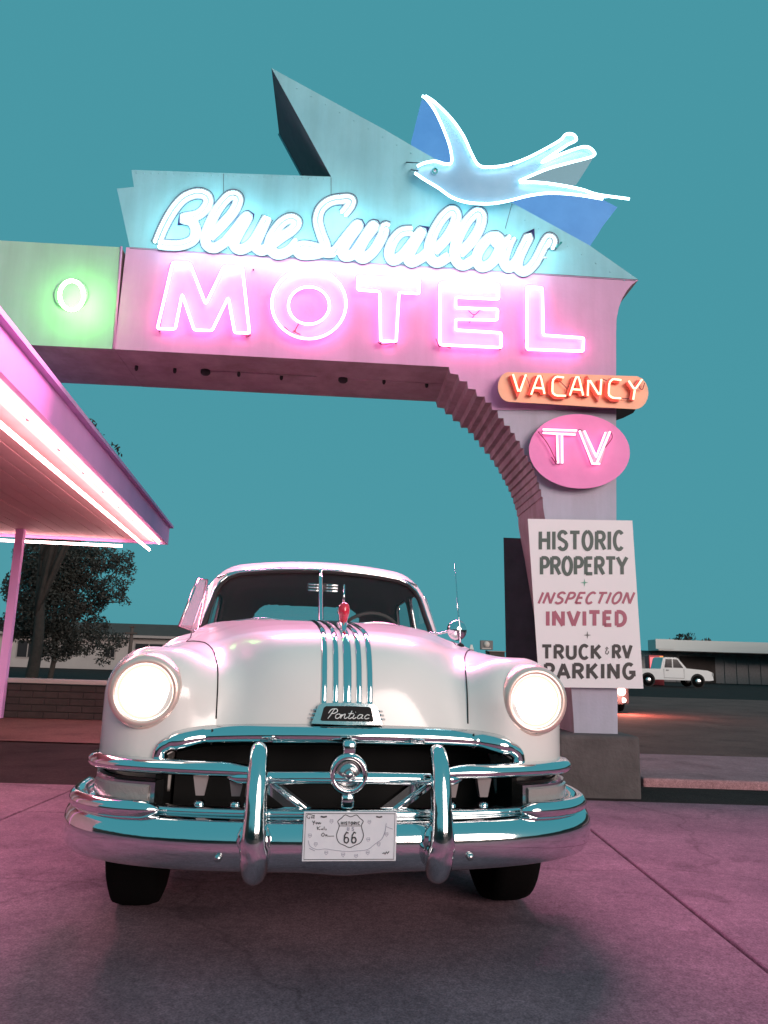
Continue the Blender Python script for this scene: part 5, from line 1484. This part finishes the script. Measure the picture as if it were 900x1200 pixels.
for s in (-1, 1):
    new('headlight', lathe([(0.10, 0.02), (0.10, -0.02), (0.07, -0.045), (0.0001, -0.055)], (SXo + s * 0.64, SYo + 0.06, 0.47), (0, 1, 0), 18), neon('sedan_lamp', (1.0, 0.50, 0.42), 9.0), sed, True)
    new('fog_lamp', lathe([(0.06, 0.02), (0.06, -0.02), (0.0001, -0.03)], (SXo + s * 0.70, SYo + 0.10, 0.27), (0, 1, 0), 14), neon('sedan_fog_lamp', (1.0, 0.56, 0.48), 5.0), sed, True)
    for y in (0.85, 3.5):
        new('wheel', lathe([(0.18, -0.1), (0.29, -0.1), (0.31, 0.0), (0.29, 0.1), (0.18, 0.1)], (SXo + s * 0.78, SYo + y, 0.27), (1, 0, 0), 20), M['rubber'], sed, True)
sl_ = bpy.data.lights.new('sedan_lamp_light', 'POINT'); sl_.energy = 150; sl_.color = (1.0, 0.30, 0.22); sl_.shadow_soft_size = 0.08
so_ = bpy.data.objects.new('sedan_lamp_light', sl_); COL.objects.link(so_); so_.parent = sed; so_.location = (0.68, -2.25, 0.45)
new('number_plate', box(SXo, SYo - 0.012, 0.40, 0.32, 0.02, 0.12), M['plate'], sed)
new('grille', box(SXo, SYo - 0.008, 0.55, 0.7, 0.02, 0.09), M['seam'], sed)

# roadside sign, low buildings and a chapel spire beyond the hood
D = 60.0
c = at_depth(570, 756, D)
rs = thing('roadside_sign', 'small grey roadside sign with a round white emblem on a pole', 'sign', (c[0], D, 0))
new('pole', tube([(c[0], D, -0.06), (c[0], D, c[2] - 0.4)], 0.06, 8), M['seam'], rs, True)
new('cabinet', bevel_box(c[0], D, c[2], 1.0, 0.2, 0.72, 0.04, 1), mat('sign_grey_box', (0.16, 0.15, 0.15), 0.6), rs)
new('emblem', lathe([(0.24, 0.0), (0.24, -0.03), (0.0001, -0.031)], (c[0], D - 0.1, c[2] + 0.06), (0, 1, 0), 20), mat('emblem_pale', (0.55, 0.50, 0.46), 0.5), rs, True)
new('caption_bar', box(c[0], D - 0.11, c[2] - 0.26, 0.7, 0.03, 0.08), mat('caption_pale', (0.5, 0.45, 0.42), 0.5), rs)
D = 90.0
a_, b_ = at_depth(560, 771, D), at_depth(584, 771, D)
shed = thing('white_shed', 'low white flat building seen over the car fender', 'building', ((a_[0] + b_[0]) / 2, D, 0))
new('wall', box((a_[0] + b_[0]) / 2, D + 2, a_[2] / 2 - 0.1, b_[0] - a_[0], 4, a_[2] + 0.1), M['white_band'], shed)
new('roof', box((a_[0] + b_[0]) / 2, D + 2, a_[2] + 0.02, b_[0] - a_[0] + 0.4, 4.4, 0.12), M['trim'], shed)
a_, b_ = at_depth(583, 763, D), at_depth(592, 763, D)
bs = thing('brown_block', 'small brown block house beside the dark notice board', 'building', ((a_[0] + b_[0]) / 2, D + 6, 0))
new('wall', box((a_[0] + b_[0]) / 2 + 0.5, D + 8, a_[2] / 2, b_[0] - a_[0] + 1, 3, a_[2] + 0.1), M['roofb'], bs)
new('roof', box((a_[0] + b_[0]) / 2 + 0.5, D + 8, a_[2] + 0.08, b_[0] - a_[0] + 1.3, 3.3, 0.1), M['trim'], bs)
D = 220.0
t_, l_, r_ = at_depth(552.5, 755.5, D), at_depth(547, 772, D), at_depth(558, 772, D)
ch = thing('chapel', 'white chapel spire rising beside the car aerial', 'chapel', (t_[0], D, 0))
wd = r_[0] - l_[0]
zs = l_[2]
def pyr(x, y, z0, z1, w0_, w1_):
    return slab([(x - w0_ / 2, y - w0_ / 2, z0), (x + w0_ / 2, y - w0_ / 2, z0), (x + w0_ / 2, y + w0_ / 2, z0), (x - w0_ / 2, y + w0_ / 2, z0)],
                [(x - w1_ / 2, y - w1_ / 2, z1), (x + w1_ / 2, y - w1_ / 2, z1), (x + w1_ / 2, y + w1_ / 2, z1), (x - w1_ / 2, y + w1_ / 2, z1)])
hz = t_[2] - zs
new('tower', box(t_[0], D, zs / 2, wd, wd, zs), M['white_band'], ch)
sp_ = new('spire', pyr(t_[0], D, zs, zs + hz * 0.55, wd * 0.95, wd * 0.55), M['white_band'], ch)
new('band', pyr(t_[0], D, zs + hz * 0.55, zs + hz * 0.66, wd * 0.56, wd * 0.46), M['trim'], sp_)
new('tip', pyr(t_[0], D, zs + hz * 0.66, t_[2], wd * 0.44, wd * 0.2), M['white_band'], sp_)
new('nave', box(t_[0] - 4, D + 4, 1.6, 8, 9, 3.3), M['white_band'], ch)
new('nave_roof', slab([(t_[0] - 8.2, D - 0.6, 3.25), (t_[0] + 0.2, D - 0.6, 3.25), (t_[0] + 0.2, D + 8.6, 3.25), (t_[0] - 8.2, D + 8.6, 3.25)], [(t_[0] - 8.2, D + 3.9, 4.6), (t_[0] + 0.2, D + 3.9, 4.6), (t_[0] + 0.2, D + 4.1, 4.6), (t_[0] - 8.2, D + 4.1, 4.6)]), M['roofb'], ch)

# ================================================================== added unseen ridge round the viewer, shaped for dark reflections in the chrome
hv_, hf_ = [], []
na = 150
rr_ = np.random.default_rng(5)
prof_h = 6.0 + np.cumsum(rr_.normal(0, 0.7, na)); prof_h = 4.0 + 5.0 * (prof_h - prof_h.min()) / (np.ptp(prof_h)) + rr_.uniform(0, 1.1, na) * (rr_.uniform(0, 1, na) > 0.4)
for i in range(na):
    a = math.radians(125 + 290 * i / (na - 1))
    for rad_, hh in ((58, -0.1), (62, prof_h[i] * 0.75), (68, prof_h[i]), (90, -0.1)):
        hv_.append((rad_ * math.cos(a), rad_ * math.sin(a), hh))
for i in range(na - 1):
    for k in range(3): hf_.append((i * 4 + k, i * 4 + 4 + k, i * 4 + 5 + k, i * 4 + 1 + k))
hl_ = new('reflection_ridge', (hv_, hf_), mat('reflection_ridge_dark', (0.075, 0.055, 0.048), 0.95, noise=(0.045, 0.034, 0.03), nscale=0.2))
tag(hl_, kind='structure')
